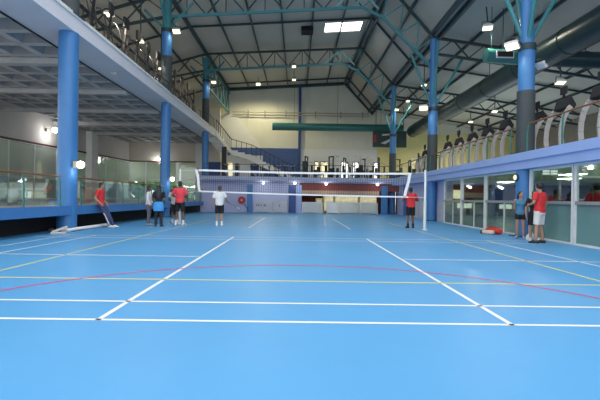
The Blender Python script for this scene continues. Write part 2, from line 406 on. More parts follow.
# purlins along the hall
def purlin(x, dz, label, ww=.10, hh=.18):
    z = roofz(x)-hh/2-dz; p = MB(); p.bar((x, Y0R, z), (x, Y1R, z), ww, hh); o = p.build('roof_purlin', STEEL); tag(o, label, 'roof beam', 'long roof purlins')
xs = [-5.95, -3.65, -1.35, .95, 3.25]
for i, x in enumerate(xs): purlin(x, .02, 'thin dark roof purlin, %s to the left of the ridge' % NTH[len(xs)-1-i])
for i, x in enumerate((-10.6, -13.2, -16)): purlin(x, .02, 'dark roof purlin over the left gallery, %s from the eaves beam' % NTH[i])
purlin(LX, .02, 'heavy dark eaves beam above the left columns', .18, .3)
purlin(5.36, .04, 'dark ridge beam, left of the pair at the top of the roof', .14, .26); purlin(5.72, .06, 'dark ridge beam, right of the pair at the top of the roof', .14, .26)
purlin(7.0, .03, 'single dark purlin halfway down the steep roof slope', .12, .2)
purlin(8.35, .05, 'left of two heavy dark beams above the right columns', .16, .3); purlin(8.75, .05, 'right of two heavy dark beams above the right columns', .16, .3)
for i, x in enumerate((10.8, 12.7, 14.7, 16.8, 19.0, 21.5)): purlin(x, .02, 'dark roof purlin over the right gallery, %s from the columns' % NTH[i])
# rafters across
def chain(mb, pts, w_, h_):
    for a, b_ in zip(pts[:-1], pts[1:]): mb.bar(a, b_, w_, h_)
for i, y in enumerate((31.7, 42.4, 47.5)):
    p = MB(); chain(p, [(x, y, z-.14) for x, z in prof], .10, .14)
    tag(p.build('roof_rafter', STEEL), 'dark bent roof rafter crossing the hall, %s' % ['just before the white skylight', 'between the far truss and the back wall', 'closest to the back wall'][i], 'roof beam', 'rafters across the roof')
# lattice trusses at the column lines
for i, y in enumerate((26.2, 37.2)):
    t = thing('roof_truss', ['near teal lattice roof truss, meeting the second pair of columns', 'far teal lattice roof truss before the back wall'][i], 'truss', (0, y, 11))
    def P(x, d): return V((x, 0, roofz(x)-d-11))
    tops = [(-19, .2), (LX, .3), (5.5, .45), (8.4, .45), (17, .2), (25, .2)]
    b = MB(); chain(b, [P(*q) for q in tops], .14, .16); b.build('top_chord', STEEL, t)
    lo = [(LX, 1.75), (-3.7, 1.75), (1.2, 1.75), (3.9, 1.75)]
    b = MB(); chain(b, [P(*q) for q in lo], .14, .16); b.build('bottom_chord', TEAL, t)
    b = MB(); chain(b, [P(3.9, 1.75), V((5.2, 0, 12.65-11)), V((8.3, 0, 9.6-11))], .14, .16); b.build('slope_chord', TEAL, t)
    b = MB(); chain(b, [P(8.6, 1.3), P(17, 1.15), P(25, 1.1)], .14, .16); b.build('gallery_chord', STEEL, t)
    b = MB(); chain(b, [P(-19, 1.1), P(-13, 1.3), P(LX, 1.75)], .14, .16); b.build('gallery_chord', STEEL, t)
    N = 5; wx = [LX + (3.9-LX)*k/N for k in range(N+1)]
    for k in range(N):
        xm = (wx[k]+wx[k+1])/2
        for a, c_ in ((wx[k], xm), (wx[k+1], xm)):
            q = MB(); q.bar(P(a, 1.75), P(c_, .32), .07); q.build('web_member', STEEL, t)
        q = MB(); q.bar(P(xm, 1.75), P(xm, .32), .06); q.build('web_member', STEEL, t)
    sl = [V((3.9,0,roofz(3.9)-1.75-11)), V((5.2,0,1.65)), V((6.2,0,.67)), V((7.25,0,-.37)), V((8.3,0,-1.4))]
    up_ = [P(3.9,.4), P(5.5,.45), P(6.5,.45), P(7.5,.45), P(8.4,.45)]
    for k in range(4):
        q = MB(); q.bar(sl[k], up_[k+1], .07); q.build('web_member', TEAL, t)
        q = MB(); q.bar(sl[k+1], up_[k+1], .07); q.build('web_member', TEAL, t)
    for a_, c_ in (((2.1,1.75),(3.6,.55)),((3.6,.55),(4.9,1.9)),((3.6,.4),(3.6,1.75))):
        q = MB(); q.bar(P(*a_), P(*c_), .11); q.build('web_member', mat('lit_teal_steel', (.20,.42,.42), .45), t)  # lighter teal: the light catching these members is put into their colour
    for k in range(8):
        x0 = 8.6+k*2.0; q = MB(); q.bar(P(x0,1.22), P(x0+1, .25), .07); q.bar(P(x0+1,.25), P(x0+2,1.2), .07); q.build('web_member', STEEL, t)
    for k in range(4):
        x0 = -18+k*2.4; q = MB(); q.bar(P(x0,1.2), P(x0+1.2, .25), .07); q.bar(P(x0+1.2,.25), P(x0+2.4,1.45), .07); q.build('web_member', STEEL, t)
# lattice girder in the plane of the left columns
t = thing('lattice_girder', 'upright teal lattice girder between the far left column and the back wall', 'truss', (LX-.0, 37.95, 11.2))
for z in (11.3, 13.6):
    b = MB(); b.bar((0,0,z-11.2), (0,12.0,z-11.2), .14, .16); b.build('chord', TEAL, t)
for k in range(6):
    q = MB(); y0 = k*2.0; q.bar((0,y0,.1), (0,y0+1.0,2.4), .08); q.bar((0,y0+1.0,2.4), (0,y0+2.0,.1), .08); q.build('web_member', TEAL, t)

# ------------------------------------------------------------------ right side: glazing below, gallery above
b = MB(); b.box(8.0, 26, 1, 45.9, 2.76, 3.05); struct('floor_right_gallery', b, LAV)
b = MB(); b.box(8.07, 8.75, 1, YB, 2.46, 2.76); struct('trim_20', b, LAV)
b = MB(); b.box(8.75, 25.8, 4, 36, 2.70, 2.76); struct('ceiling_right', b, CEILG)
b = MB(); b.box(8.75, 25.8, 4, 36, -.1, .0); struct('floor_right_room', b, mat('grey_green_floor', (.20, .22, .19), .35))
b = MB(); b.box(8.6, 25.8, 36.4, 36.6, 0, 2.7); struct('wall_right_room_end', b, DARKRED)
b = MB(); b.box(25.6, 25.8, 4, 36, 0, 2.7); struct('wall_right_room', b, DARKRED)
b = MB(); b.box(8.70, 8.95, 24.0, 36.4, 0, 2.46); struct('wall_right', b, LAVW)
b = MB(); b.box(8.62, 8.70, 33.4, 34.0, 0, 2.46); struct('trim_21', b, BLUE)
for k, (y0, y1) in enumerate(((26.9, 29.4), (29.7, 32.0), (24.95, 25.75))):
    b = MB(); b.box(8.63, 8.70, y0, y1, .0, 1.15)
    o = tag(b.build('wall_panel', PANEL), ['pale grey low panel on the lavender wall, nearest', 'pale grey low panel on the lavender wall toward the corner', 'narrow pale panel between the second right column and the glazing'][k], 'panel', 'low panels on the right wall')
bays = [(21.35, 23.85), (18.65, 21.3), (15.75, 18.6), (12.65, 15.05), (10.1, 12.6), (7.6, 10.05), (5.0, 7.55)]
for k, (y0, y1) in enumerate(bays):
    fr = MB(); t = .075; x0, x1 = 8.36, 8.46
    fr.box(x0, x1, y0, y0+t, .0, 2.46); fr.box(x0, x1, y1-t, y1, .0, 2.46); fr.box(x0, x1, y0+t, y1-t, 2.38, 2.46); fr.box(x0, x1, y0+t, y1-t, 0, .06)
    o = struct('window_%d' % (50+k), fr, ALU); o['_w'] = tuple(o.location)
    tr = MB(); tr.box(x0-.02, x1, y0+t, y1-t, 1.22, 1.32); tr.build('transom', mat('grey_transom', (.28,.28,.28), .4), o, world=True)
    if k in (0, 1, 2):
        mu = MB(); mu.box(x0+.02, x1-.02, y0+1.15, y0+1.19, .06, 1.22); mu.build('mullion', ALU, o, world=True)
    pn = MB(); pn.box(8.405, 8.417, y0+t, y1-t, 1.32, 2.38); pn.build('upper_pane', GLS, o, world=True)
    pn = MB(); pn.box(8.405, 8.417, y0+t, y1-t, .06, 1.22); pn.build('lower_pane', GLST if k >= 3 else GLSG, o, world=True)
# windows at the end of the right room
for k, (x0, x1, z0, z1, m) in enumerate(((12.7, 13.5, .62, 1.12, LITW), (13.9, 15.2, .62, 1.05, LITW), (17.6, 18.7, .62, 1.0, LITW), (18.85, 19.9, .62, 1.0, LITW), (12.8, 14.2, 1.45, 2.2, LITY))):
    b = MB(); b.box(x0, x1, 36.36, 36.4, z0, z1); o = struct('window_%d' % (70+k), b, m)
    o['_w'] = tuple(o.location)
    fr = MB(); fr.box(x0-.06, x1+.06, 36.33, 36.4, z1, z1+.06); fr.box(x0-.06, x1+.06, 36.33, 36.4, z0-.06, z0); fr.box(x0-.06, x0, 36.33, 36.4, z0, z1); fr.box(x1, x1+.06, 36.33, 36.4, z0, z1)
    fr.build('window_frame', STEEL, o, world=True)
# lamps under the ceiling of the right room
for k, (x, y) in enumerate(((12.0, 18.2), (14.0, 21.5), (13.2, 26.5), (11.6, 14.0))):
    t = thing('ceiling_light', ['oblong lit ceiling lamp behind the glass right of the near column', 'small lit ceiling lamp deeper in the glazed room', 'far lit ceiling lamp behind the middle glass bay', 'lit ceiling lamp behind the rightmost glass bay'][k], 'ceiling light', (x, y, 2.48), 0, 'lamps in the glazed room')
    b = MB(); b.box(-.35, .35, -.5, .5, .03, .22); b.build('housing', ALU, t)
    b = MB(); b.box(-.32, .32, -.47, .47, 0, .03); b.build('diffuser', LAMPG, t)
    ld = bpy.data.lights.new('tube', 'AREA'); ld.size = .6; ld.energy = 60; ld.color = (1, 1, .85); lo_ = bpy.data.objects.new('tube_light', ld); COL.objects.link(lo_); lo_.parent = t; lo_.location = (0, 0, -.05)
# illuminated sign hanging in the room
t = thing('hanging_sign', 'white hanging sign of small lit blocks behind the near right glass', 'sign', (9.05, 14.95, 2.24))
b = MB(); b.box(-.30, .30, 0, .05, 0, .22); b.build('sign_board', mat('grey_green_board', (.32, .45, .40), .6), t)
b = MB()
for i in range(3):
    for j in range(2): b.box(-.27+i*.085, -.20+i*.085, -.012, 0, .03+j*.09, .10+j*.09); b.box(.02+i*.085, .09+i*.085, -.012, 0, .03+j*.09, .10+j*.09)
b.build('sign_blocks', mat('white_sign_face', (.85,.9,.85), .5, emit=(1,1,.95), es=.5), t)
for s in (-.25, .25):
    b = MB(); b.tube([(s,.025,.22),(s,.025,.47)], .008, 6); b.build('hanger', SILV, t)
# cafe tables in the glazed room
def cafe_table(x, y, label):
    t = thing('cafe_table', label, 'table', (x, y, 0), 0, 'tables in the glazed room')
    b = MB(); b.tube([(0,0,.70),(0,0,.74)], .42, 24); b.build('tabletop', DARKRED, t)
    b = MB(); b.tube([(0,0,.02),(0,0,.70)], .035, 10); b.build('stem', SILV, t)
    b = MB(); b.tube([(0,0,0),(0,0,.02)], .25, 20); b.build('base', SILV, t)
cafe_table(11.2, 22.4, 'dark round table behind the farthest glass bay'); cafe_table(11.6, 18.6, 'dark round table behind the middle glass bay')
for k, (x, y) in enumerate(((10.8, 24.0), (11.6, 24.2))):
    b = MB(); b.tube([(x,y,0),(x,y,.02),(x,y,.55),(x,y,.62)], [.16,.06,.05,.12], 12)
    tag(b.build('white_stand', WHITE, smooth=True), ['left one of two small white stands behind the glass', 'right one of two small white stands behind the glass'][k], 'stand', 'white stands in the glazed room')
# lamp on the near right column
t = thing('wall_lamp', 'small round bulkhead lamp on the near right column under the fascia', 'lamp', (8.03, 15.4, 2.17))
b = MB(); b.tube([(.06,0,0),(0,0,0)], .14, 18); b.build('housing', GREYD, t, smooth=True)
b = MB(); b.ball((0,0,0), (.05,.10,.10)); b.build('globe', mat('dim_lamp', (.8,.75,.5), .4, emit=(1,.9,.55), es=.5), t, smooth=True)
# gallery guard rail
guard('gallery_railing', 'green-posted railing with brown top rail along the right gallery, before the grey column', 8.10, [6.8, 8.8, 10.8, 12.8, 14.75], 3.05, 1.0, GREEN, WOOD, -1)
guard('gallery_railing', 'green-posted railing with brown top rail along the right gallery, past the grey column', 8.10, [15.9, 17.9, 19.8, 21.9, 23.9, 25.6], 3.05, 1.0, GREEN, WOOD, -1)
guard('gallery_railing', 'far green-posted railing on the right gallery, near the back corner', 8.10, [26.7, 28.7, 30.7, 32.7, 34.7], 3.05, 1.0, GREEN, WOOD, -1)

# ------------------------------------------------------------------ treadmills
def treadmill():
    t = thing('treadmill', '', 'treadmill')
    b = MB(); b.box(.1, 2.0, -.38, .38, .05, .12); b.build('deck', BLKP, t, bevel=.02)
    b = MB(); b.box(.55, 1.98, -.26, .26, .12, .132); b.build('belt', GRIP, t)
    b = MB(); b.loft([((.2,0,.10),(0,.3,0),(0,0,.02)),((.38,0,.10),(0,.32,0),(0,0,.05)),((.6,0,.10),(0,.3,0),(0,0,.02))], 14); b.build('motor_cover', BLACK, t, smooth=True)
    for s in (-1, 1):
        u = MB(); pts = [(.12,.0),(.08,.35),(.10,.65),(.17,.95),(.30,1.22),(.40,1.34)]
        for (xa, za), (xb, zb) in zip(pts[:-1], pts[1:]): u.bar((xa,s*.40,za),(xb,s*.40,zb), .07, .15, up=(1,0,0))
        u.build('upright', mat('upright_grey', (.36,.34,.32), .5), t, bevel=.015)
        h = MB(); h.tube([(.36,s*.38,1.22),(.6,s*.38,1.12),(.95,s*.38,1.05)], .025, 8); h.build('handrail', GRIP, t, smooth=True)
        f_ = MB(); f_.box(.1, .25, s*.40-.06, s*.40+.06, 0, .05); f_.box(1.8, 1.95, s*.34-.04, s*.34+.04, 0, .05); f_.build('foot', BLKP, t)
    c_ = MB(); c_.prism([(.28,1.32),(.38,1.66),(.46,1.68),(.62,1.42),(.56,1.28)], -.36, .36); c_.build('console', BLACK, t, bevel=.03)
    c_ = MB(); c_.box(.38, .45, -.16, .16, 1.82, 2.08); c_.bar((.42,0,1.70),(.42,0,1.84), .09, .05); c_.build('screen', BLACK, t, bevel=.02)
    return t
TM = treadmill()
for i, y in enumerate((12.1, 13.85, 15.5+.55, 17.75, 19.45, 21.15, 22.9, 24.6, 27.3, 29.0)):
    t = TM if i == 0 else copy_tree(TM)
    t.location = (8.38 if abs(y-16.05) > .1 else 8.75, y, 3.05); t['group'] = 'treadmills on the right gallery'
    t['label'] = 'treadmill with pale curved uprights on the right gallery, %s to the camera' % ORD[i]

# ------------------------------------------------------------------ cross trainers on the left gallery
def trainer():
    t = thing('cross_trainer', '', 'exercise machine')
    b = MB(); b.box(-.7, .7, -.04, .04, .04, .10); b.box(-.7, -.62, -.3, .3, 0, .06); b.box(.62, .7, -.3, .3, 0, .06); b.build('base_frame', BLKP, t)
    b = MB(); b.tube([(-.35,-.06,.40),(-.35,.06,.40)], .34, 24); b.build('flywheel', GRIP, t, smooth=True)
    b = MB(); b.tube([(-.36,-.09,.40),(-.36,.09,.40)], .10, 16); b.build('hub', SILV, t, smooth=True)
    b = MB(); b.bar((.2,0,.1),(.35,0,1.4), .08, .08); b.build('mast', BLKP, t)
    b = MB(); b.box(.30, .40, -.22, .22, 1.38, 1.76); b.build('console', BLKP, t, bevel=.02)
    for s in (-1, 1):
        a = MB(); a.tube([(.35,s*.26,.35),(.30,s*.28,.8),(.20,s*.30,1.2),(.02,s*.30,1.48),(-.12,s*.27,1.5)], .028, 8); a.build('arm', mat('gunmetal', (.05,.05,.055), .4, metal=.5), t, smooth=True)
        a = MB(); a.bar((.35,s*.24,.35),(-.45,s*.2,.22), .05, .05); a.box(-.2,.15,s*.22-.07,s*.22+.07,.28,.32); a.build('pedal', GRIP, t)
    return t
CT = trainer()
for i, y in enumerate((15.9, 17.5, 19.1, 20.7, 22.3, 23.9, 25.4, 27.4, 29.0, 30.6, 32.4, 34.4)):
    t = CT if i == 0 else copy_tree(CT)
    t.location = (-8.95-.03*(i % 3), y, 7.7); t.scale = (1.15, 1.05, 1.32); t.rotation_euler = (0, 0, .10*((i % 3)-1)); t['group'] = 'cross trainers on the left gallery'
    t['label'] = 'dark cross trainer with curved arms on the left gallery edge, %s to the camera' % ORD[i]
t = guard('balcony_railing', 'black railing on the left gallery edge near the far stair', -8.06, [36.0, 36.6, 37.2, 37.8, 38.4, 39.0, 39.6, 40.2], 7.74, 1.0, BLKP, BLKP, -1, None, 2, False)
t = guard('balcony_railing', 'low dark railing on the left gallery edge, beside the cross trainers', -8.06, [15.6+1.7*k for k in range(12)], 7.74, .55, BLKP, BLKP, -1, None, 1, False)

# ------------------------------------------------------------------ back of the hall
bw = MB(); bw.box(-20.5, 26, 50, 50.25, 3.0, 15.3); struct('wall_back', bw, CLAD)
b = MB(); b.box(.3, 9.4, 49.9, 50, 3.05, 7.15); struct('wall_back_white', b, WHITE)
b = MB(); b.box(9.4, 26, 49.9, 50, 3.05, 9.2); struct('wall_back_cream', b, CREAM)
b = MB(); b.box(-8.4, -.0, 49.9, 50, 3.05, 7.2); struct('wall_back_blue', b, mat('dark_blue_wall', (.05, .10, .28), .6))
b = MB(); b.prism([(-9.8,7.2),(-4.3,7.2),(-7.5,11.15),(-9.8,11.15)], 49.85, 49.98); struct('wall_back_stair', b, WHITE)
b = MB(); b.box(-20.3, -9.0, 49.9, 50, 7.7, 12); struct('wall_back_left', b, CREAM)
b = MB(); b.box(-.02, .28, 49.6, 49.95, 3.05, 14.6); struct('trim_30', b, DBLUE)
b = MB(); chain(b, [(LX, 49.8, 14.1), (5.5, 49.8, 15.0), (8.9, 49.8, 11.4)], .3, .3); struct('trim_31', b, STEEL)
b = MB(); b.box(26, 26.2, 4, 50, 0, 9.2); struct('wall_far_right', b, mat('brown_grey_wall', (.20,.18,.15), .8))
b = MB(); b.box(-20.5, -20.3, 8, 50, 7.7, 10.4); struct('wall_far_left', b, GREYW)
# pipe rail on the back wall
t = thing('pipe_rail', 'thin pale double pipe running across the back wall', 'pipe', (0, 49.6, 11.1))
for z in (.0, .28):
    b = MB(); b.tube([(-7.8,0,z),(8.4,0,z)], .06, 8); b.build('pipe', mat('dull_pipe', (.40,.36,.30), .5), t)
for x in (-6, -4, -1.5, 2, 5, 7.6):
    b = MB(); b.bar((x,.05,-.25),(x,.05,.5), .08); b.build('bracket', STEEL, t)
# ducts
def ringduct(name, label, a, c_, rad, m, seams=7):
    t = thing(name, label, 'duct', tuple((V(a)+V(c_))/2)); o = (V(a)+V(c_))/2; d = V(c_)-V(a)
    b = MB(); b.tube([V(a)-o, V(c_)-o], rad, 32); b.build('pipe', m, t, smooth=True)
    for k in range(seams):
        p = V(a)+d*((k+.5)/seams)-o; q = MB(); q.tube([p-d.normalized()*.05, p+d.normalized()*.05], rad+.025, 32); q.build('seam_band', m, t, smooth=True)
    for k in range(3):
        p = V(a)+d*((k+.5)/3); q = MB(); q.bar(p-o+V((0,0,rad)), V((p.x, p.y, roofz(p.x)))-o, .03); q.build('hanger', STEEL, t)
    return t, o
ringduct('air_duct', 'huge dark green round duct running along above the right gallery', (12.3, 9, 8.65), (12.3, 45.0, 8.65), .64, DUCT, 9)
ringduct('air_duct', 'teal round duct hanging across the back wall', (-2.9, 46.5, 9.2), (11.55, 46.5, 9.2), .42, DUCTT, 4)
t, o = ringduct('air_duct', 'short green branch duct with a grille, beside the near floodlight', (9.8, 22, 8.95), (11.6, 22, 8.85), .36, DUCTT, 1)
b = MB(); b.box(-.45, .35, -.42, -.36, -.14, .14); b.build('grille', BLKP, t); b = MB(); b.box(-.50, .40, -.40, -.34, -.19, .19); b.build('grille_frame', LGREY, t)
ringduct('air_duct', 'long green branch duct crossing behind the near grey column', (13.0, 22, 8.85), (25.5, 22, 8.6), .42, DUCT, 3)
# dark board over the back right
t = thing('green_board', 'dark green board with a red patch high at the back right corner', 'board', (9.9, 45.6, 6.95))
b = MB(); b.box(-1.8, 1.8, -.4, .0, 0, 1.75); b.build('board', mat('black_green', (.008, .035, .03), .5), t)
b = MB(); b.box(-1.74, -1.5, -.43, -.4, .5, 1.3); b.build('red_patch', REDP, t)
b = MB(); b.add([(-1.0,-.42,.4),(-.5,-.42,.3),(.2,-.42,.75),(.3,-.42,1.0),(-.3,-.42,.75)], [(0,1,2,3,4)]); b.add([(-.9,-.42,1.2),(.3,-.42,1.3),(.1,-.42,1.45),(-.8,-.42,1.4)], [(0,1,2,3)]); b.build('white_marks', mat('off_white_mark', (.5,.52,.5), .6), t)
for x in (-1.5, 1.5):
    b = MB(); b.bar((x,-.2,1.75),(x,-.2,roofz(9.9+x)-6.95), .06); b.build('hanger', STEEL, t)
# back gallery slab and the wall beneath it
b = MB(); b.box(-8.3, 8.0, YB-.9, 50, 2.72, 3.05); struct('floor_back_gallery', b, LAVG)
b = MB(); b.box(-8.3, 8.6, YB-.55, YB-.15, 2.60, 2.72); struct('trim_40', b, LAVW)
b = MB(); b.box(-8.3, .15, YB, YB+.2, 0, 2.72); struct('wall_back_lower', b, LAVW)
b = MB(); b.box(.15, 8.7, 39.6, 39.8, 0, 2.72); struct('wall_back_recess', b, BRICK)
b = MB(); b.box(.15, 8.7, YB, YB+.12, 1.96, 2.72); struct('trim_41', b, BRICK)
b = MB(); b.box(.36, 7.0, YB-.06, YB+.9, 1.52, 1.97); struct('trim_42', b, mat('beige_bulkhead', (.52, .36, .24), .6))
for k, (x0, x1, m) in enumerate(((-4.3, -3.85, BLUE), (-.05, .35, LAV), (-.75, -.15, DBLUE), (7.15, 7.7, BLUE))):
    b = MB(); b.box(x0, x1, YB-.14, YB-.0, 0, 2.4); struct('trim_%d' % (43+k), b, m)
for k, (x0, x1) in enumerate(((-3.7, -2.15), (-2.1, -.85))):
    t = thing('low_board', ['left pale board with a row of dark marks along the far wall', 'right pale board with one dark mark along the far wall'][k], 'board', ((x0+x1)/2, YB-.25, 0), 0, 'boards along the far wall')
    hw = (x1-x0)/2; b = MB(); b.box(-hw, hw, -.03, .03, .05, .92); b.build('panel', PANEL, t)
    b = MB(); b.box(-hw, hw, -.05, .05, .92, .97); b.build('top_rail', LGREY, t)
    for s in (-hw+.05, hw-.05):
        b = MB(); b.box(s-.04, s+.04, -.15, .15, 0, .05); b.build('foot', LGREY, t)
    b = MB()
    for x in ((-.55,-.36,-.17,.1,.2) if k == 0 else (-.05,)): b.box(x-.06, x+.06, -.034, -.028, .55, .72)
    b.build('marks', mat('grey_letter', (.2,.22,.3), .6), t)
# hose reel
t = thing('fire_hose_reel', 'round red fire hose reel on the lavender far wall', 'fire hose reel', (-4.75, YB-.02, 1.05))
b = MB(); b.tube([(0,-.05,0),(0,-.09,0)], .31, 28); b.tube([(0,-.20,0),(0,-.24,0)], .31, 28); b.build('disc', REDP, t, smooth=True)
b = MB(); b.tube([(0,-.09,0),(0,-.20,0)], .26, 28); b.build('hose', GRIP, t, smooth=True)
b = MB(); b.tube([(0,0,0),(0,-.27,0)], .07, 14); b.build('hub', SILV, t, smooth=True)
b = MB(); b.tube([(.2,-.1,-.3),(.5,-.15,-.7),(.55,-.1,-.95)], .025, 8); b.build('hose_tail', GRIP, t, smooth=True)
# recess frontage
for k, (x, lab) in enumerate(((2.25, 'left pale post under the beige bulkhead'), (3.2, 'middle pale post under the beige bulkhead'), (5.35, 'right pale post under the beige bulkhead'))):
    b = MB(); b.box(x-.08, x+.08, YB+.4, YB+.56, 0, 1.52); tag(b.build('shopfront_post', mat('straw_paint', (.50,.45,.25), .6)), lab, 'post', 'posts of the recessed frontage')
for k, (x0, x1) in enumerate(((2.33, 3.12), (3.28, 5.27), (5.43, 6.9))):
    b = MB(); b.box(x0, x1, YB+.7, YB+.72, .25, 1.51); o = struct('window_%d' % (80+k), b, mat('warm_frontage_glass', (.42,.40,.24), .3, emit=(1,.9,.55), es=.30, var=.5, scale=2.5))
    o['_w'] = tuple(o.location)
    fr = MB(); fr.box(x0, x1, YB+.66, YB+.7, 1.0, 1.05); fr.box(x0, x1, YB+.66, YB+.74, .15, .25); fr.build('window_frame', ALU, o, world=True)
fr = MB(); fr.box(7.02, 7.10, YB+.3, YB+.4, 0, 1.96); fr.box(7.10, 8.2, YB+.3, YB+.4, 1.88, 1.96); struct('door_1', fr, BLACK)
for k, (x0, x1, m) in enumerate(((.4, 2.1, 0), (2.5, 3.5, 1), (3.6, 5.3, 0), (5.4, 6.8, 0))):
    t = thing('glass_barrier', ['leftmost low pale glass barrier before the red recess', 'brighter white barrier panel second from the left before the recess', 'third low pale glass barrier before the recess', 'rightmost low pale glass barrier before the recess'][k], 'barrier', ((x0+x1)/2, YB-.3, 0), 0, 'low barriers before the recess')
    hw = (x1-x0)/2; b = MB(); b.box(-hw, hw, -.01, .01, .06, .92); b.build('panel', glass('hazy_panel', (.8,.85,.85), .15, ((.8,.82,.82), .55 if m == 0 else .9)), t)
    b = MB(); b.box(-hw, hw, -.025, .025, .92, .97); b.build('top_rail', LGREY, t)
    for s in (-hw, hw):
        b = MB(); b.box(s-.03, s+.03, -.03, .03, 0, .97); b.box(s-.06, s+.06, -.12, .12, 0, .03); b.build('post', LGREY, t)
t = thing('notice_board', 'small yellow notice standing behind the leftmost pale barrier', 'notice', (1.85, YB+.1, .0))
b = MB(); b.box(-.28, .28, -.02, .02, .75, 1.3); b.build('board', YEL, t); b = MB(); b.box(-.18, .18, -.025, -.02, .9, 1.15); b.build('pale_card', WHITE, t)
b = MB(); b.tube([(0,0,0),(0,0,.75)], .03, 8); b.box(-.2,.2,-.15,.15,0,.03); b.build('stand', SILV, t)
# small round lights under the back gallery
for k, x in enumerate((-2.9, -.25, 2.4, 6.75)):
    t = thing('bulkhead_light', 'small round white light under the back gallery, %s from the left' % NTH[k], 'light', (x, YB-.42, 2.53), 0, 'round lights under the back gallery')
    b = MB(); b.tube([(0,.04,0),(0,0,0)], .12, 16); b.bar((0,.03,.05),(0,.03,.105), .05); b.build('base', LGREY, t, smooth=True)
    b = MB(); b.ball((0,-.01,0), (.10,.06,.10)); b.build('globe', LAMPC, t, smooth=True)
    ld = bpy.data.lights.new('bulb', 'POINT'); ld.energy = 9; ld.shadow_soft_size = .1; ld.color = (1,.95,.85); lo_ = bpy.data.objects.new('bulb', ld); COL.objects.link(lo_); lo_.parent = t; lo_.location = (0, -.5, -.15)
# left gallery stair
t = thing('staircase', 'pale stepped staircase descending from the left gallery to the back gallery', 'staircase', (-8.2, 40, 3.05))
o0 = V((-8.2, 40, 3.05)); P0, PM, P1, P2 = V((-7.9, 40.2, 7.7)), V((-7.0, 43.6, 6.35)), V((-4.9, 44, 5.8)), V((.8, 44.6, 3.05))
st = MB()
def flight(a, c_, n_, wd):
    d = (c_-a); h = V((d.x, d.y, 0)); s_ = V((-h.y, h.x, 0)).normalized()*wd
    for i in range(n_):
        p = a+h*(i/n_); q = a+h*((i+1)/n_); zt = a.z+d.z*(i+1)/n_ - 0; zb = zt-.42
        vs = [p, q, q+s_, p+s_]; vs = [V((v_.x, v_.y, zb)) for v_ in vs]+[V((v_.x, v_.y, zt+.0)) for v_ in vs]
        st.add([v_-o0 for v_ in vs], [(0,3,2,1),(4,5,6,7),(0,1,5,4),(1,2,6,5),(2,3,7,6),(3,0,4,7)])
flight(P0, PM, 8, 1.2); flight(PM, P1, 3, 1.2); flight(P1, P2, 15, 1.3)
st.build('steps', WHITE, t)
sr = MB(); sr.bar(P0-o0+V((0,0,-.35)), PM-o0+V((0,0,-.35)), .08, .45); sr.bar(PM-o0+V((0,-.05,-.4)), P1-o0+V((0,-.05,-.4)), .08, .45); sr.bar(P1-o0+V((0,-.05,-.45)), P2-o0+V((-.6,-.05,-.15)), .08, .5); sr.build('stringer', WHITE, t)
rl = MB(); chain(rl, [P0-o0+V((0,0,1)), PM-o0+V((0,0,1)), P1-o0+V((0,0,1)), P2-o0+V((0,0,1))], .06, .06); rl.build('handrail', BLKP, t)
for a, c_, n_ in ((P0, PM, 7), (PM, P1, 4), (P1, P2, 12)):
    for i in range(n_):
        p = a+(c_-a)*(i/n_)-o0; q = MB(); q.bar(p+V((0,0,-.05)), p+V((0,0,1)), .05); q.build('baluster', BLKP, t)
# white rooms under the stair on the back gallery
b = MB(); b.box(-8.3, -3.9, 46.0, 46.2, 3.05, 5.9); struct('wall_back_gallery', b, WHITE)
for k, (x0, x1, m) in enumerate(((-7.7, -7.2, LITY), (-6.9, -6.5, STEEL), (-5.2, -4.3, DBLUE))):
    b = MB(); b.box(x0, x1, 45.94, 46.0, 3.05, 5.0)
    o = struct('door_%d' % (5+k), b, m); o['_w'] = tuple(o.location)
    h_ = MB(); h_.bar((x1-.12,45.9,4.0),(x1-.12,45.9,4.2), .03); h_.build('door_handle', SILV, o, world=True)
b = MB(); b.box(-7.3, -6.9, 40.0, 40.4, 3.05, 6.1); struct('trim_50', b, BLKP)
# lit windows in the white back wall
for k, (x0, x1, m) in enumerate(((2.0, 2.5, LITY), (2.7, 3.6, LITY), (5.2, 5.9, LITW), (9.6-.5, 9.6, LITW), (6.6, 7.2, LITW), (.6, 1.0, STEEL))):
    b = MB(); b.box(x0, x1, 49.84, 49.9, 3.1, 5.6); o = struct('window_%d' % (90+k), b, m); o['_w'] = tuple(o.location)
    fr = MB(); fr.box(x0-.08, x0, 49.8, 49.9, 3.05, 5.7); fr.box(x1, x1+.08, 49.8, 49.9, 3.05, 5.7); fr.box(x0-.08, x1+.08, 49.8, 49.9, 5.6, 5.7); fr.build('window_frame', STEEL, o, world=True)
# railing of the back gallery
t = thing('gallery_railing', 'slim grey railing along the edge of the back gallery', 'railing', (0, YB-.8, 3.05))
for i in range(17):
    b = MB(); b.tube([(-7.8+i*.975,0,0),(-7.8+i*.975,0,1.0)], .022, 6); b.build('post', STEEL, t)
for z in (.5, 1.0):
    b = MB(); b.tube([(-7.9,0,z),(7.9,0,z)], .025, 6); b.build('rail', STEEL, t)
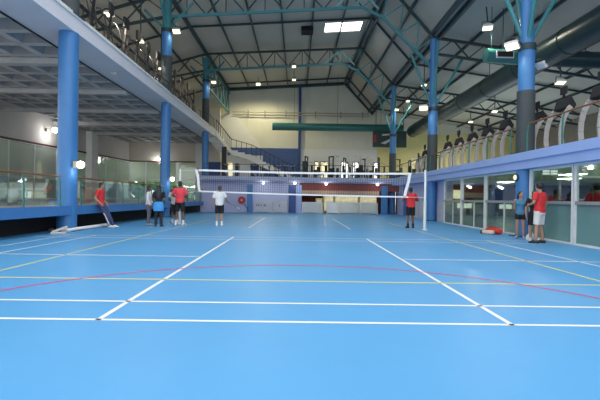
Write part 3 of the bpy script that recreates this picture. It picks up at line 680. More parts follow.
# gym machines
def weight_machine(kind):
    t = thing('weight_machine', '', 'exercise machine')
    m = [WHITE, BLKP, LGREY][kind]
    for s in (-.35, .35):
        b = MB(); b.bar((s,.3,0),(s,.3,2.05), .09, .09); b.build('upright', m, t)
    b = MB(); b.bar((-.4,.3,2.05),(.4,.3,2.05), .09, .1); b.build('top_bar', m, t)
    b = MB(); b.bar((-.4,.3,.06),(.4,.3,.06), .09, .1); b.bar((0,.3,.05),(0,-.8,.05), .09, .09); b.build('base_frame', m, t)
    b = MB()
    for i in range(8): b.box(-.2, .2, .2, .38, .12+i*.11, .215+i*.11)
    b.build('weight_stack', BLKP, t)
    b = MB(); b.box(-.2, .2, -.75, -.3, .45, .53); b.build('seat', GRIP, t, bevel=.02)
    b = MB(); b.box(-.18, .18, -.28, -.18, .55, 1.25); b.build('back_pad', GRIP, t, bevel=.02)
    b = MB(); b.bar((0,-.5,.05),(0,-.5,.45), .08, .08); b.build('seat_post', m, t)
    for s in (-1, 1):
        b = MB(); b.tube([(s*.3,.25,1.7),(s*.45,-.1,1.55),(s*.5,-.5,1.3)], .03, 8); b.build('press_arm', SILV, t, smooth=True)
    return t
WM = [weight_machine(k) for k in range(3)]
used = [0, 0, 0]
spots = [(1.05, 38.5, 1), (1.85, 40, 0), (2.75, 38, 1), (3.3, 41, 0), (3.9, 37.9, 0), (4.7, 39.5, 1), (5.5, 37.2, 2), (5.95, 40.0, 1), (6.6, 38, 2), (7.3, 40.2, 0), (7.75, 38.6, 1), (9.6, 39.6, 1), (10.2, 37.4, 2), (11.2, 40.8, 1), (11.2, 36.9, 1), (10.3, 34.6, 1)]
for i, (x, y, k) in enumerate(spots):
    t = WM[k] if not used[k] else copy_tree(WM[k]); used[k] = 1
    t.location = (x, y, 3.05); t.rotation_euler = (0, 0, [1.2, .5, -1.1, PI*.5, 1.9][i % 5]); t['group'] = 'weight machines on the back gallery'
    t['label'] = '%s weight machine on the back gallery, %s from the blue post' % (['white-framed', 'black-framed', 'grey-framed'][k], NTH[i])
for i, y in enumerate((16.7, 18.3, 19.9, 21.5, 23.1, 24.7, 28.2, 29.8, 31.5, 33.4)):
    t = copy_tree(WM[1]); t.location = (-10.35, y, 7.7); t.rotation_euler = (0, 0, [1.2, .6, 1.7][i % 3]); t['group'] = 'machines behind the cross trainers'
    t['label'] = 'black-framed weight machine on the left gallery behind the cross trainers, %s to the camera' % ORD[i]
def bike():
    t = thing('exercise_bike', '', 'exercise bike')
    b = MB(); b.bar((-.5,0,.06),(.5,0,.06), .08, .08); b.box(-.52,-.44,-.25,.25,0,.07); b.box(.44,.52,-.25,.25,0,.07); b.build('base', BLKP, t)
    b = MB(); b.tube([(.35,-.04,.35),(.35,.04,.35)], .25, 20); b.build('flywheel', SILV, t, smooth=True)
    b = MB(); b.bar((-.25,0,.1),(-.32,0,.85), .06, .06); b.build('seat_tube', BLKP, t)
    b = MB(); b.bar((.1,0,.1),(.38,0,1.05), .07, .07); b.build('head_tube', BLKP, t)
    b = MB(); b.bar((-.28,0,.5),(.25,0,.45), .06, .06); b.build('cross_tube', BLKP, t)
    b = MB(); b.ball((-.34,0,.9), (.15,.10,.05)); b.build('saddle', GRIP, t, smooth=True)
    b = MB(); b.tube([(.2,-.22,1.18),(.38,-.2,1.08),(.4,0,1.06),(.38,.2,1.08),(.2,.22,1.18)], .02, 8); b.build('handlebar', SILV, t, smooth=True)
    for s in (-1, 1):
        b = MB(); b.bar((.05,s*.1,.35),(.15,s*.1,.35-s*.14), .03); b.box(.10,.22,s*.1-.02,s*.1+s*.12 if s > 0 else s*.1+.02,.34-s*.14,.37-s*.14) if s > 0 else b.box(.10,.22,s*.1-.12,s*.1+.02,.34-s*.14,.37-s*.14); b.build('pedal', GRIP, t)
    return t
BK = bike()
for i, x in enumerate((-6.3, -5.4, -3.9, -3.2, -2.5, -1.8, -1.1, -.45)):
    t = BK if i == 0 else copy_tree(BK)
    t.location = (x, 36.4+.3*(i % 2), 3.05); t.rotation_euler = (0, 0, [1.4, 1.7, 1.2][i % 3]); t['group'] = 'exercise bikes on the back gallery'
    t['label'] = 'dark exercise bike on the back gallery below the stair, %s from the left' % NTH[i]

# ------------------------------------------------------------------ lamps
def floodlight(x, y, z, label, size=.5, rz=0, tilt=.6, energy=350, mount=None, lit=True, wash=False):
    size *= .88; t = thing('floodlight', label, 'floodlight', (x, y, z), rz, 'floodlights under the roof')
    R = Matrix.Rotation(-tilt, 4, 'X'); h = size/2
    def bx(mb, x0, x1, y0, y1, z0, z1):
        k = MB(); k.box(x0, x1, y0, y1, z0, z1); mb.add([R @ v_ for v_ in k.v], k.f)
    b = MB(); bx(b, -h, h, -h*.7, h*.7, 0, h*.45); bx(b, -h*.7, h*.7, -h*.5, h*.5, h*.45, h*.8); b.build('housing', LGREY, t, bevel=.02)
    b = MB(); bx(b, -h*.9, h*.9, -h*.6, h*.6, -.02, 0); b.build('lens', LAMP if lit else WHITE, t)
    b = MB()
    for s in (-1, 1): b.bar((s*h*1.02, 0, h*.2), (s*h*1.02, 0, h*1.3), .03)
    b.bar((-h*1.04, 0, h*1.3), (h*1.04, 0, h*1.3), .03); b.build('bracket', STEEL, t)
    if mount:
        b = MB(); R3 = Matrix.Rotation(-rz, 4, 'Z'); b.bar((0,0,h*1.3), R3 @ (V(mount)-V((x,y,z))), .05); b.build('hanger', STEEL, t)
    if lit and energy:
        ld = bpy.data.lights.new('bulb', 'SPOT'); ld.energy = energy*(6 if wash and x > 10 else 3.5 if wash else 1); ld.shadow_soft_size = .2; ld.color = (1, .90, .55) if wash else (1, .90, .70)
        ld.spot_size = 2.9; ld.spot_blend = .6
        lo_ = bpy.data.objects.new('bulb', ld); COL.objects.link(lo_); lo_.parent = t; lo_.location = R @ V((0,0,-.06)); lo_.rotation_euler = (0, 0, 0)
    return t
EN = 420
fl = [(-7.65, 26.0, 11.5, 'lit floodlight by the top of the second left gallery column', .55, 0, (LX+.3, 26.0, 12.1)),
      (-7.55, 37.0, 11.4, 'lit floodlight beside the far left gallery column', .5, 0, (LX, 37.2, 12.0)),
      (-4.5, 46.0, 13.75, 'lit floodlight washing the back wall, right of the far left column', .55, 0, (-4.5, 46.0, 14.5)),
      (-.48, 37.0, 12.9, 'dim floodlight on the far truss right of the others', .42, 0, (-.48, 37.2, 13.4)),
      (-.53, 42.2, 13.2, 'faint floodlight behind the far truss', .42, 0, (-.53, 42.4, 14.6)),
      (-9.1, 20.0, 9.9, 'nearest lit floodlight over the left gallery', .5, 0, (-9.1, 20.0, 13.8)),
      (-9.3, 24.5, 10.3, 'second lit floodlight over the left gallery', .45, 0, (-9.3, 24.5, 13.8)),
      (-9.9, 30.0, 10.4, 'third lit floodlight over the left gallery', .45, 0, (-9.9, 30.0, 13.6)),
      (7.64, 25.6, 6.9, 'lit floodlight on the second right column', .6, -.4, (8.1, 26.0, 7.0)),
      (8.52, 36.4, 9.1, 'small lit floodlight near the far right column', .4, 0, (8.4, 36.8, 9.6)),
      (9.65, 37.0, 10.0, 'small lit floodlight right of the far right column', .4, 0, (9.65, 37.2, 10.5)),
      (9.26, 31.0, 9.8, 'lit floodlight hanging between the two far right columns', .45, 0, (9.26, 31.0, 11.6)),
      (9.79, 21.8, 10.3, 'lit floodlight high on the roof, left of the nearest right column', .6, -.3, (9.79, 22.0, 11.5)),
      (7.62, 15.0, 6.85, 'biggest lit floodlight, on the nearest right column', .54, -.8, (8.1, 15.3, 7.1)),
      (12.53, 20.0, 7.0, 'lit floodlight over the treadmills, right of the nearest column', .5, 0, (12.5, 20.0, 7.96)),
      (17.3, 42.0, 9.2, 'far lit lamp under the roof of the right gallery', .5, 0, (17.3, 42.0, 10.4)),
      (16.9, 36.0, 9.0, 'lit lamp under the right gallery roof before the cream wall', .55, 0, (16.9, 36.0, 10.4))]
for x, y, z, l, s, rz, mt in fl: floodlight(x, y, z, l, s, rz, .55 if abs(x) < 9 else .3, EN*(1 if 'dim' not in l and 'faint' not in l else .3)*(.08 if 'column' in l and x > 7 and z < 8 and y < 27 and x < 8 else 1)*(.12 if 'by the top' in l or 'beside the far left' in l else 1)*(.25 if 'far right column' in l else 1), mt, wash=(y >= 35.9 and (x > 16 or x < -4 and y > 40)))
floodlight(8.9, 15.4, 6.3, 'white unlit floodlight on the right side of the nearest right column', .45, -1.2, .7, 0, (8.6, 15.4, 6.5), lit=False)
# globes on the left
def globe(x, y, z, label, arm, e_=4, r_=.13):
    t = thing('globe_lamp', label, 'lamp', (x, y, z), 0, 'white globe lamps on the left')
    b = MB(); b.ball((0,0,0), r_); b.build('globe', LAMPC, t, smooth=True)
    b = MB(); b.bar((0,0,0), arm, .05); b.build('arm', LGREY, t)
    b = MB(); a = V(arm); b.box(a.x-.09, a.x+.09, a.y-.09, a.y+.09, a.z-.12, a.z+.12); b.build('box', mat('tan_box', (.42,.38,.30), .6), t)
    ld = bpy.data.lights.new('bulb', 'POINT'); ld.energy = e_; ld.shadow_soft_size = r_; lo_ = bpy.data.objects.new('bulb', ld); COL.objects.link(lo_); lo_.parent = t; lo_.location = (-.0, -.0, -r_-.12)
globe(-7.72, 14.9, 2.37, 'white globe lamp on the nearest left blue column', (-.155, .03, .0))
globe(-7.78, 26.0, 2.35, 'white globe lamp on the second left blue column', (-.12, .03, 0))
globe(-18.9, 32.6, 6.30, 'white globe lamp high on the grey wall left of the nearest column', (-.66, 0, 0), 40, .22)
globe(-15.2, 45.55, 5.35, 'white globe lamp on the end wall of the left room', (0, .36, 0), 40, .18)
globe(-7.8, 37.1, 2.2, 'white globe lamp on the farthest left blue column', (-.10, .1, 0))
b = MB(); b.box(-.12,.12,-.12,.12,0,.10); b.v = [v_+V((-8.75, 19.9, 7.03)) for v_ in b.v]
tag(b.build('soffit_lamp', mat('cream_plastic', (.7,.68,.6), .5)), 'small cream box lamp on the pale edge of the left soffit', 'lamp')

# ------------------------------------------------------------------ volleyball net
A, B = V((-4.62, 19.5, 0)), V((4.80, 18.1, 0))
def NP(s, z0=None):  # along the net
    return A+(B-A)*s
t = thing('volleyball_net', 'white-edged volleyball net stretched across the court', 'net', tuple((A+B)/2))
o0 = (A+B)/2
zt = lambda s: 2.53+(2.42-2.53)*s-.05*math.sin(PI*s); zb = lambda s: 1.55+(1.41-1.55)*s-.03*math.sin(PI*s)
nm = MB(); K = 92
for i in range(K+1):
    s = i/K; p = NP(s)-o0; nm.bar(p+V((0,0,zb(s))), p+V((0,0,zt(s))), .010)
for j in range(1, 10):
    q = j/10
    for i in range(12):
        s0, s1 = i/12, (i+1)/12
        nm.bar(NP(s0)-o0+V((0,0,zb(s0)+(zt(s0)-zb(s0))*q)), NP(s1)-o0+V((0,0,zb(s1)+(zt(s1)-zb(s1))*q)), .007)
nm.build('netting', NETM, t)
def tape(fz, name, h):
    b = MB()
    for i in range(24):
        s0, s1 = i/24, (i+1)/24; b.bar(NP(s0)-o0+V((0,0,fz(s0))), NP(s1)-o0+V((0,0,fz(s1))), .02, h)
    b.build(name, TAPE, t)
tape(zt, 'top_tape', .085); tape(zb, 'bottom_tape', .06)
d = (B-A).normalized()
for s, k in ((0, -1), (1, 1)):
    b = MB(); p = NP(s)-o0
    ps = [p+d*(k*.06)+V((0,0,zt(s)+.04)), p+d*(k*-.0)+V((0,0,zt(s)-.35)), p-d*(k*.10)+V((0,0,zb(s)+.3)), p-d*(k*.16)+V((0,0,zb(s)-.02))]
    if s == 0: ps = [p-d*.12+V((0,0,zt(s)+.02)), p-d*.02+V((0,0,zt(s)-.35)), p+V((0,0,zb(s)+.3)), p+d*.06+V((0,0,zb(s)-.02))]
    for a, c_ in zip(ps[:-1], ps[1:]): b.bar(a, c_, .02, .12, up=d)
    b.build('side_tape', TAPE, t)
PR = V((5.5, 18.0, 0)); PL = V((-5.55, 19.75, 0))
for p, s, l in ((PR, 1, 'white net post right of the net, near the red-shirted man'), (PL, 0, 'white net post left of the net, behind the group of four')):
    q = thing('net_post', l, 'net post', tuple(p))
    b = MB(); b.tube([(0,0,.9),(0,0,2.58)], .045, 14); b.build('upper_tube', TAPE, q, smooth=True)
    b = MB(); b.tube([(0,0,0),(0,0,1.25)], .065, 14); b.build('lower_tube', ALU, q, smooth=True)
    b = MB(); b.tube([(0,0,0),(0,0,.02)], .14, 16); b.build('base_plate', ALU, q)
    b = MB(); e0 = NP(s)-p; b.tube([(0,0,2.5), e0+V((0,0,zt(s)))], .008, 6); b.build('cord', TAPE, q); b = MB(); b.tube([(0,0,1.4), e0+V((0,0,zb(s)))], .008, 6); b.build('cord', TAPE, q)

# ------------------------------------------------------------------ things on the floor
t = thing('floor_pole', 'white pole lying on the floor along the low stage', 'pole', (-7.9, 16.1, 0), 0)
b = MB(); b.tube([(-.02,-1.75,.07),(.0,1.75,.07)], .065, 14); b.build('tube', TAPE, t, smooth=True)
b = MB(); b.tube([(0,1.74,.07),(0,1.86,.07)], .075, 14); b.tube([(-.02,-1.86,.07),(-.02,-1.74,.07)], .075, 14); b.build('end_cap', LGREY, t, smooth=True)
t = thing('pole_base', 'grey metal pole base with a wheel at the foot of the nearest left column', 'pole base', (-7.95, 14.0, 0), .3)
b = MB(); b.box(-.22,.22,-.16,.16,0,.05); b.bar((-.2,0,.05),(.25,0,.22), .10, .08); b.build('foot', LGREY, t, bevel=.01)
b = MB(); b.tube([(-.22,-.04,.09),(-.22,.04,.09)], .09, 18); b.build('wheel', GRIP, t, smooth=True)
t = thing('sports_bag', 'long red sports bag lying on the floor by the glazing', 'bag', (7.72, 16.35, 0), -1.25); t.scale = (.72,.85,.85)
b = MB(); b.loft([((-.52,0,.12),(0,.08,0),(0,0,.07)),((-.45,0,.14),(0,.15,0),(0,0,.14)),((.42,0,.15),(0,.16,0),(0,0,.15)),((.52,0,.12),(0,.09,0),(0,0,.08))], 18); b.build('body', mat('red_nylon', (.62,.04,.03), .5), t, smooth=True)
b = MB(); b.tube([(-.25,-.1,.24),(-.18,-.05,.34),(.18,-.05,.34),(.25,-.1,.24)], .018, 8); b.build('handle', mat('dark_red_strap', (.35,.02,.02), .6), t, smooth=True)
t = thing('holdall', 'cream roll with a black end on the floor beside the red bag', 'bag', (7.38, 16.1, 0), -1.1); t.scale = (.72,.8,.8)
b = MB(); b.loft([((-.32,0,.10),(0,.10,0),(0,0,.10)),((.3,0,.11),(0,.12,0),(0,0,.11)),((.36,0,.10),(0,.07,0),(0,0,.07))], 16); b.build('body', mat('cream_canvas', (.62,.52,.42), .7), t, smooth=True)
b = MB(); b.loft([((-.46,0,.09),(0,.06,0),(0,0,.06)),((-.40,0,.10),(0,.11,0),(0,0,.10)),((-.31,0,.10),(0,.105,0),(0,0,.102))], 16); b.build('end', BLKP, t, smooth=True)
t = thing('kit_bag', 'small white bag on the floor between the girl and the red-shirted man', 'bag', (7.95, 14.15, 0), .4); t.scale = (.75,.75,.75)
b = MB(); b.loft([((0,0,0),(.22,0,0),(0,.16,0)),((0,0,.04),(.25,0,0),(0,.19,0)),((0,0,.18),(.22,0,0),(0,.17,0)),((.02,0,.27),(.12,0,0),(0,.09,0))], 18); b.build('body', mat('white_nylon', (.75,.74,.72), .6), t, smooth=True)
b = MB(); b.tube([(-.1,0,.22),(-.04,0,.36),(.08,0,.36),(.12,0,.22)], .015, 8); b.build('handle', LGREY, t, smooth=True)
# chairs at the foot of the far stage
def chair(x, y, rz, label):
    t = thing('plastic_chair', label, 'chair', (x, y, 0.9), rz, 'dark chairs on the stage')
    b = MB(); b.box(-.22,.22,-.22,.22,.42,.46); b.build('seat', BLKP, t, bevel=.02)
    b = MB(); b.box(-.21,.21,.19,.23,.55,.9); b.build('backrest', BLKP, t, bevel=.02)
    for sx in (-1,1):
        for sy in (-1,1):
            b = MB(); b.bar((sx*.2,sy*.2,0),(sx*.19,sy*.19,.42 if sy < 0 else .9), .03); b.build('leg', BLKP, t)
for k, (x, y, r_) in enumerate(((-9.2, 31.0, .6), (-9.0, 33.0, -.5), (-9.4, 35.0, 2.0))): chair(x, y, r_, 'dark chair on the far stage, %s from the left' % NTH[k])

# ------------------------------------------------------------------ people
def remesh(mb, name, m, parent, vox, smooth=4):
    """fuse overlapping closed shapes into one continuous surface"""
    o = mb.build('tmp', m, parent)
    r = o.modifiers.new('r', 'REMESH'); r.mode = 'VOXEL'; r.voxel_size = vox; r.use_smooth_shade = True
    s = o.modifiers.new('s', 'SMOOTH'); s.factor = .5; s.iterations = smooth
    bpy.context.view_layer.update()
    dg = bpy.context.evaluated_depsgraph_get(); me = bpy.data.meshes.new_from_object(o.evaluated_get(dg))
    me.name = name; old = o.data
    bpy.data.objects.remove(o); bpy.data.meshes.remove(old)
    if not me.materials: me.materials.append(m)
    for p in me.polygons: p.use_smooth = True
    n = bpy.data.objects.new(name, me); COL.objects.link(n); n.parent = parent
    return n

BASEJ = dict(pelvis=(0,0,.95), waist=(0,0,1.08), chest=(0,.01,1.29), neck=(0,-.01,1.475), head=(0,.02,1.635),
  sh_l=(-.185,0,1.425), el_l=(-.25,-.03,1.14), wr_l=(-.26,.06,.88), sh_r=(.185,0,1.425), el_r=(.25,-.03,1.14), wr_r=(.26,.06,.88),
  hip_l=(-.09,0,.91), kn_l=(-.10,.02,.49), an_l=(-.11,-.02,.085), hip_r=(.09,0,.91), kn_r=(.10,.02,.49), an_r=(.11,-.02,.085))

def person(label, loc, rz, H, skin, shirt, legs, shoes, hair=BLKP, J={}, sleeve='short', leg='shorts', hairstyle='short', socks=None,
           head_yaw=0, female=False, heavy=1.0, toes=(None, None), hand_dir={}):
    k = H/1.75; t = thing('person', label, 'person', loc, rz)
    j = {a: V(b)*k for a, b in {**BASEJ, **J}.items()}
    def c1(mb, p, q, ra, rb): mb.tube([p, p.lerp(q, .5), q], [ra*k, (ra+rb)/2*k, rb*k], 14); mb.ball(p, ra*k, 12, 8); mb.ball(q, rb*k, 12, 8)
    R = (j['sh_r']-j['sh_l']).normalized(); HR = (j['hip_r']-j['hip_l']).normalized()
    Fw = V((0,0,1)).cross(R).normalized(); hw = V((0,0,1)).cross(HR).normalized()
    sw = .9 if female else 1.0
    def torso(mb, g, top=True, low=True):
        P, W, C, N = j['pelvis'], j['waist'], j['chest'], j['neck']
        g_ = g*k; hv = heavy
        rings = []
        if low: rings += [(P-V((0,0,.09*k)), HR*(.13*k+g_), hw*(.10*k*hv+g_))]
        rings += [(P, HR*((.165 if not female else .17)*k+g_), hw*(.115*k*hv+g_)), (W, HR*((.145 if not female else .125)*k*hv+g_), hw*(.10*k*hv+g_)),
                  (C, R*(.175*k*sw+g_), Fw*(.115*k*hv+g_)), (C.lerp(N, .6), R*(.165*k*sw+g_), Fw*(.095*k+g_))]
        if top: rings += [(N-V((0,0,.015*k)), R*(.085*k+g_), Fw*(.065*k+g_))]
        mb.loft(rings, 20)
        if female: 
            for s in (-1, 1): mb.ball(C+R*(s*.08*k)+Fw*(.085*k)+V((0,0,-.0)), .065*k+g_)
    Hd = j['head']; hy = Matrix.Rotation(head_yaw, 3, 'Z'); hf = hy @ V((0,1,0)); hr = hy @ V((1,0,0))
    Mh = Matrix((hr, hf, V((0,0,1)))).transposed()
    def HP(x, y, z): return Hd+Mh @ (V((x,y,z))*k)
    b = MB(); torso(b, 0)
    b.tube([j['neck']-V((0,0,.05*k)), j['neck'].lerp(Hd, .7)], [.062*k, .052*k], 14)
    b.ball(Hd+V((0,0,.012*k)), V((.074, .094, .108))*k, 18, 12, 0, Mh); b.ball(HP(0,.022,-.06), V((.054,.062,.058))*k, 14, 9, 0, Mh)
    b.ball(HP(0,.098,-.012), V((.014,.020,.024))*k, 8, 6, 0, Mh)
    for s in (-1, 1): b.ball(HP(s*.076,-.005,0), V((.010,.020,.032))*k, 8, 6, 0, Mh)
    for sd, s in (('l',-1),('r',1)):
        S_, E_, W_ = j['sh_'+sd], j['el_'+sd], j['wr_'+sd]
        c1(b, S_, E_, .058, .042); c1(b, E_, W_, .042, .028)
        u = V(hand_dir[sd]).normalized() if sd in hand_dir else (W_-E_).normalized()
        fwd = V((0,1,0)) if abs(u.y) < .8 else V((0,0,1)); sv = (fwd-u*fwd.dot(u)).normalized(); nv = u.cross(sv)*(-s); nv = nv if nv.dot(V((-s,0,0))) >= 0 else -nv
        Mp = Matrix((sv, nv, u)).transposed()
        b.ball(W_+u*.052*k, V((.042,.017,.056))*k, 12, 8, 0, Mp)
        for q, (o_, ln) in enumerate(((.031,.072),(.011,.080),(-.010,.074),(-.030,.058))):
            r0 = W_+u*.088*k+sv*o_*k; r1 = r0+(u*.9+nv*.28).normalized()*ln*.5*k; r2 = r1+(u*.6+nv*.75).normalized()*ln*.55*k
            b.tube([r0-u*.02*k, r0, r1, r2], [.0095*k, .0095*k, .0088*k, .0078*k], 8); b.ball(r2, .0078*k, 8, 6)
        r0 = W_+u*.03*k+sv*.032*k; r1 = r0+(u*.6+sv*.75).normalized()*.038*k; r2 = r1+(u*.9+sv*.25+nv*.3).normalized()*.032*k
        b.tube([r0, r1, r2], [.0125*k, .0112*k, .0092*k], 8); b.ball(r2, .0092*k, 8, 6)
        Hp, K_, A_ = j['hip_'+sd], j['kn_'+sd], j['an_'+sd]
        c1(b, Hp, K_, .088, .056); c1(b, K_, K_.lerp(A_, .35), .053, .055); c1(b, K_.lerp(A_, .35), A_, .055, .036)
        tq = j.get('toe_'+sd); tq = tq if tq else A_+V((s*.03*k,.15*k,-.045*k))
        b.tube([A_-V((0,.03*k,.03*k)), A_.lerp(tq, .6)-V((0,0,.01*k)), tq], [.034*k, .038*k, .026*k], 12)
    remesh(b, 'body', skin, t, .0085*k, 3)
    # shirt
    b = MB(); torso(b, .014, True, False)
    P = j['pelvis']; b.loft([(P-V((0,0,.055*k)), HR*(.182*k), hw*(.135*k*heavy)), (P+V((0,0,.06*k)), HR*(.175*k), hw*(.13*k*heavy))], 20)
    for sd in 'lr':
        S_, E_, W_ = j['sh_'+sd], j['el_'+sd], j['wr_'+sd]
        if sleeve == 'short': q = S_.lerp(E_, .72); b.tube([S_, S_.lerp(E_, .4), q], [.075*k, .070*k, .068*k], 14); b.ball(S_, .077*k, 14, 9)
        elif sleeve == 'long': c1(b, S_, E_, .074, .056); b.tube([E_, W_], [.056*k, .040*k], 14)
        else: b.tube([S_-R*(.03*k if sd == 'r' else -.03*k)+V((0,0,.035*k)), S_-R*(.05*k if sd == 'r' else -.05*k)-V((0,0,.08*k))], [.045*k, .075*k], 12)
    if sleeve != 'none': b.tube([j['neck']-V((0,0,.03*k)), j['neck']+V((0,.0,.012*k))], [.085*k, .068*k], 16)
    remesh(b, 'shirt', shirt, t, .011*k, 3)
    # legs
    b = MB(); b.loft([(P-V((0,0,.12*k)), HR*(.165*k), hw*(.128*k*heavy)), (P-V((0,0,.02*k)), HR*(.178*k), hw*(.130*k*heavy)), (P+V((0,0,.07*k)), HR*(.160*k), hw*(.118*k*heavy))], 20)
    for sd in 'lr':
        Hp, K_, A_ = j['hip_'+sd], j['kn_'+sd], j['an_'+sd]
        if leg == 'shorts': q = Hp.lerp(K_, .86); b.tube([Hp+V((0,0,.02*k)), Hp.lerp(K_, .5), q], [.105*k, .102*k, .098*k], 16)
        elif leg == 'short_shorts': q = Hp.lerp(K_, .48); b.tube([Hp+V((0,0,.02*k)), q], [.104*k, .098*k], 16)
        else: b.tube([Hp+V((0,0,.02*k)), Hp.lerp(K_, .5), K_, K_.lerp(A_, .5), K_.lerp(A_, .97)], [.104*k, .093*k, .076*k, .070*k, .064*k], 16); b.ball(K_, .076*k, 12, 8)
    remesh(b, 'trousers' if leg == 'long' else 'shorts', legs, t, .011*k, 3)
    for sd, s in (('l',-1),('r',1)):
        A_ = j['an_'+sd]; tq = j.get('toe_'+sd); tq = tq if tq else A_+V((s*.03*k,.15*k,-.045*k)); d_ = (tq-A_); d_.z = 0; d_.normalize(); lt = V((d_.y,-d_.x,0))
        zb_ = A_.z-.08*k; b = MB()
        b.loft([(V((A_.x,A_.y,zb_+.012*k))-d_*.075*k, lt*.03*k, V((0,0,.012*k))), (V((A_.x,A_.y,zb_+.045*k))-d_*.06*k, lt*.042*k, V((0,0,.045*k))),
                (V((A_.x,A_.y,zb_+.055*k))+d_*.03*k, lt*.045*k, V((0,0,.055*k))), (V((A_.x,A_.y,zb_+.038*k))+d_*.12*k, lt*.05*k, V((0,0,.038*k))),
                (V((A_.x,A_.y,zb_+.022*k))+d_*.195*k, lt*.036*k, V((0,0,.022*k)))], 14)
        b.build('shoe', shoes, t, smooth=True)
        if socks:
            K_ = j['kn_'+sd]; b = MB(); b.tube([A_-V((0,0,.03*k)), A_, A_.lerp(K_, .30)], [.046*k, .043*k, .052*k], 14); b.build('sock', socks, t, smooth=True)
    # hair and face
    b = MB(); b.ball(HP(0,-.016,.030), V((.084,.094,.106))*k, 18, 12, 0, Mh)
    if hairstyle == 'short': b.ball(HP(0,-.045,-.02), V((.074,.060,.075))*k, 14, 9, 0, Mh)
    if hairstyle == 'afro': b.ball(HP(0,-.02,.045), V((.105,.112,.112))*k, 16, 10, 0, Mh)
    if hairstyle == 'long':
        b.loft([(HP(0,-.03,.03), hr*.085*k, hf*.07*k), (HP(0,-.06,-.10), hr*.105*k, hf*.06*k), (HP(0,-.10,-.26), hr*.12*k, hf*.045*k), (HP(0,-.115,-.42), hr*.08*k, hf*.03*k)], 16)
    if hairstyle == 'pony':
        b.ball(HP(0,-.04,.0), V((.078,.064,.08))*k, 14, 9, 0, Mh)
        b.tube([HP(0,-.09,.04), HP(0,-.15,.02), HP(.01,-.165,-.08), HP(.01,-.14,-.2)], [.03*k,.042*k,.038*k,.015*k], 12)
    remesh(b, 'hair', hair, t, .012*k, 2)
    for s in (-1, 1):
        b = MB(); b.ball(HP(s*.031,.084,.012), V((.013,.009,.009))*k, 8, 6, 0, Mh); b.build('eye', WHITE, t, smooth=True)
        b = MB(); b.ball(HP(s*.031,.092,.012), V((.006,.004,.007))*k, 8, 6, 0, Mh); b.build('pupil', BLKP, t, smooth=True)
        b = MB(); b.bar(HP(s*.016,.094,.036), HP(s*.046,.084,.036), .008*k, .007*k); b.build('eyebrow', BLKP, t)
    b = MB(); b.ball(HP(0,.084,-.058), V((.024,.007,.007))*k, 10, 6, 0, Mh); b.build('mouth', mat('lip', (.28,.09,.08), .5), t, smooth=True)
    t['_k'] = k
    return t, j, k
SKT = mat('tan_skin', (.42, .23, .15), .55, var=.05); SKB = mat('brown_skin', (.17, .085, .05), .5, var=.05); SKD = mat('dark_skin', (.07, .035, .022), .5, var=.05)
RED = mat('red_cotton', (.68, .03, .035), .75, var=.08, scale=12, bump=.2); WT = mat('white_cotton', (.74, .73, .74), .8, bump=.2, scale=12)
RED2 = mat('light_red_cotton', (.78, .06, .08), .75, var=.08, scale=12, bump=.2)
BKC = mat('black_cotton', (.012, .012, .016), .85, bump=.2, scale=12); GYC = mat('grey_cotton', (.14, .14, .16), .85, bump=.2, scale=12)
NAVY = mat('navy_tracksuit', (.035, .055, .14), .7, bump=.2, scale=12); SKYB = mat('sky_blue_wool', (.06, .32, .72), .85, bump=.4, scale=20)
TEALC = mat('blue_vest', (.07, .22, .36), .75, bump=.2, scale=12); GRT = mat('pale_grey_cotton', (.45, .43, .42), .8); SHC = mat('cream_cotton', (.68, .65, .60), .8)
SHW = mat('white_shoe', (.78, .77, .75), .5); SHB = mat('black_shoe', (.02, .02, .025), .5); SHG = mat('grey_shoe', (.35, .36, .40), .5); HG = mat('greying_hair', (.06, .055, .05), .8)

# leaning against the stage edge, facing the court
pp, _, _ = person('man in red polo shirt and navy track trousers leaning back on the low stage edge', (-7.88, 16.8, 0), -PI/2, 1.79, SKT, RED, NAVY, SHW, J=dict(
    pelvis=(0,0,.93), waist=(0,-.01,1.06), chest=(0,-.01,1.27), hip_l=(-.09,.02,.90), hip_r=(.09,.02,.90), kn_l=(-.10,.27,.50), kn_r=(.10,.25,.50), an_l=(-.11,.46,.085), an_r=(.12,.42,.085),
    el_l=(-.27,-.08,1.16), wr_l=(-.25,.10,.96), el_r=(.27,-.08,1.15), wr_r=(.25,.10,.95)), leg='long', head_yaw=.35)
t = pp
for s, xk, xa in ((-1, -.10, -.11), (1, .10, .12)):
    b = MB()
    h0, k0, a0 = V((s*.165,.02,.86)), V((s*.175,.26,.50)), V((s*.178,.43,.13))
    b.bar(h0, k0, .02, .035); b.bar(k0, a0, .02, .035); b.build('side_stripe', WT, t)
person('boy in white long-sleeved shirt and grey trousers, leftmost of the standing group', (-6.53, 18.4, 0), -PI/2+.25, 1.73, SKB, WT, GYC, SHG, sleeve='long', leg='long', J=dict(
    el_l=(-.24,-.02,1.15), wr_l=(-.20,.18,1.02), el_r=(.24,-.02,1.15), wr_r=(.24,.08,.90)))
pp, j, k = person('woman with long black hair, black top and sky blue sweater round her hips', (-5.91, 17.85, 0), .12, 1.74, SKB, BKC, mat('black_jeans', (.018,.02,.028), .8), SHB, leg='long', hairstyle='long', female=True, J=dict(
    el_l=(-.24,-.02,1.15), wr_l=(-.20,.16,1.0), el_r=(.24,-.02,1.15), wr_r=(.20,.16,1.02)))
b = MB()
b.loft([(V((0,-.01,1.06))*k, V((.165,0,0))*k, V((0,.135,0))*k), (V((0,-.01,.98))*k, V((.205,0,0))*k, V((0,.165,0))*k), (V((0,-.03,.80))*k, V((.225,0,0))*k, V((0,.175,0))*k), (V((0,-.03,.66))*k, V((.215,0,0))*k, V((0,.165,0))*k)], 22)
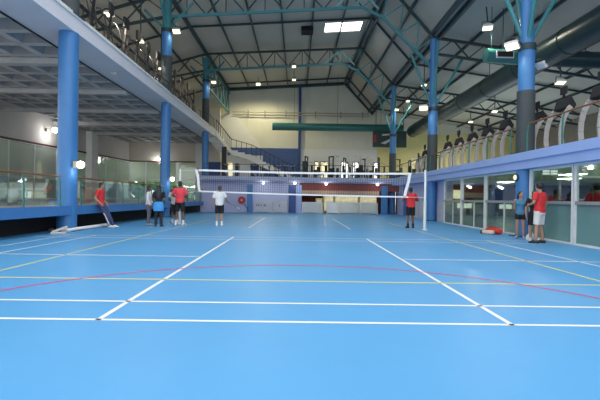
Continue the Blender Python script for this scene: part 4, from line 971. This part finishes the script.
b.tube([V((-.14,.12,1.02))*k, V((0,.17,1.0))*k, V((.14,.12,1.02))*k], .035*k, 10); b.tube([V((.03,.17,1.0))*k, V((.05,.19,.8))*k], .035*k, 10)
remesh(b, 'tied_sweater', SKYB, pp, .012, 3)
person('person in pale grey shirt and black shorts, half hidden behind the tall red-shirted man', (-5.95, 20.3, 0), .35, 1.76, SKB, GRT, BKC, SHW, socks=WT, J=dict(el_l=(-.28,-.02,1.16), wr_l=(-.20,.16,1.08)))
person('tall man in red shirt and black shorts seen from behind, in the standing group', (-5.28, 18.8, 0), -.05, 1.97, SKB, RED2, BKC, SHW, socks=WT, heavy=1.15, J=dict(
    el_l=(-.31,.0,1.18), wr_l=(-.20,.20,1.12), el_r=(.31,.0,1.18), wr_r=(.18,.20,1.14), an_l=(-.15,-.02,.085), an_r=(.15,.0,.085), kn_l=(-.12,.02,.49), kn_r=(.12,.03,.49)))
pw, jw, kw = person('man in white T-shirt and black shorts, back turned, at the left end of the net', (-3.5, 18.8, 0), .1, 1.79, SKT, WT, BKC, SHW, hair=HG, socks=WT, heavy=1.2, J=dict(
    el_l=(-.30,-.02,1.14), wr_l=(-.33,.04,.90), el_r=(.30,.0,1.18), wr_r=(.30,.22,1.08)), hand_dir=dict(r=(.25,.8,-.35)))
person('man in red shirt and black shorts, back turned, at the right end of the net', (5.13, 18.9, 0), .05, 1.86, SKB, RED, BKC, SHB, socks=BKC, heavy=1.2, J=dict(
    el_l=(-.32,.02,1.18), wr_l=(-.14,.24,1.22), el_r=(.32,.02,1.18), wr_r=(.14,.24,1.22)))
person('girl in blue vest and black shorts standing before the near right column', (7.80, 14.55, 0), PI-.6, 1.63, SKT, TEALC, BKC, SHG, leg='short_shorts', sleeve='none', hairstyle='pony', female=True, head_yaw=.7, J=dict(
    el_l=(-.22,-.10,1.14), wr_l=(-.12,-.17,.97), el_r=(.22,-.10,1.14), wr_r=(.12,-.17,.97)))
person('person in dark clothes beside the glazing, mostly hidden by the man in white shorts', (7.80, 13.72, 0), PI-.3, 1.64, SKT, BKC, BKC, SHW, hairstyle='pony', female=True, J=dict(el_l=(-.24,0,1.16), wr_l=(-.12,.18,1.1)))
person('man in red T-shirt and cream knee shorts, back turned, nearest the glazing', (7.52, 12.93, 0), .55, 1.86, SKT, RED, SHC, SHB, hairstyle='afro', heavy=1.12, J=dict(
    el_l=(-.28,.02,1.18), wr_l=(-.16,.22,1.12), el_r=(.30,-.03,1.16), wr_r=(.30,.10,.93), an_l=(-.14,.02,.085), an_r=(.13,-.04,.085)))
# racket in the hand of the man in white
Rz = Matrix.Rotation(.1, 3, 'Z'); hp = V((-3.5, 18.8, 0)) + Rz @ (jw['wr_r'] + V((.25,.8,-.35)).normalized()*.085*kw)
t = thing('badminton_racket', 'dark racket held out by the man in the white T-shirt', 'racket', tuple(hp))
dr = (Rz @ V((.85, .10, -.50))).normalized()
b = MB(); b.tube([-dr*.09, dr*.10], .015, 10); b.build('grip', GRIP, t, smooth=True)
b = MB(); b.tube([dr*.10, dr*.44], .006, 8); b.build('shaft', BLKP, t, smooth=True)
sdv = dr.cross(V((0,1,0))).normalized(); cc = dr*.56
b = MB(); b.tube([cc+dr*.125*math.cos(2*PI*i/24)+sdv*.10*math.sin(2*PI*i/24) for i in range(25)], .007, 6, caps=False); b.build('head_frame', BLKP, t, smooth=True)
b = MB()
for i in range(-4, 5):
    q = i/5; w_ = math.sqrt(1-q*q); b.bar(cc+dr*.125*q-sdv*.1*w_, cc+dr*.125*q+sdv*.1*w_, .002); b.bar(cc+sdv*.1*q-dr*.125*w_, cc+sdv*.1*q+dr*.125*w_, .002)
b.build('strings', WT, t)

# ------------------------------------------------------------------ daylight and exposure
w_ = bpy.data.worlds.new('sky'); S.world = w_; w_.use_nodes = True
bg = w_.node_tree.nodes['Background']; bg.inputs[0].default_value = (.96, .98, 1.0, 1); bg.inputs[1].default_value = 1.35
S.view_settings.view_transform = 'Standard'; S.view_settings.look = 'None'; S.view_settings.gamma = 1; S.view_settings.use_curve_mapping = False
S.view_settings.exposure = .58
for o in S.objects:
    for key in ('_w', '_k'):
        if key in o: del o[key]
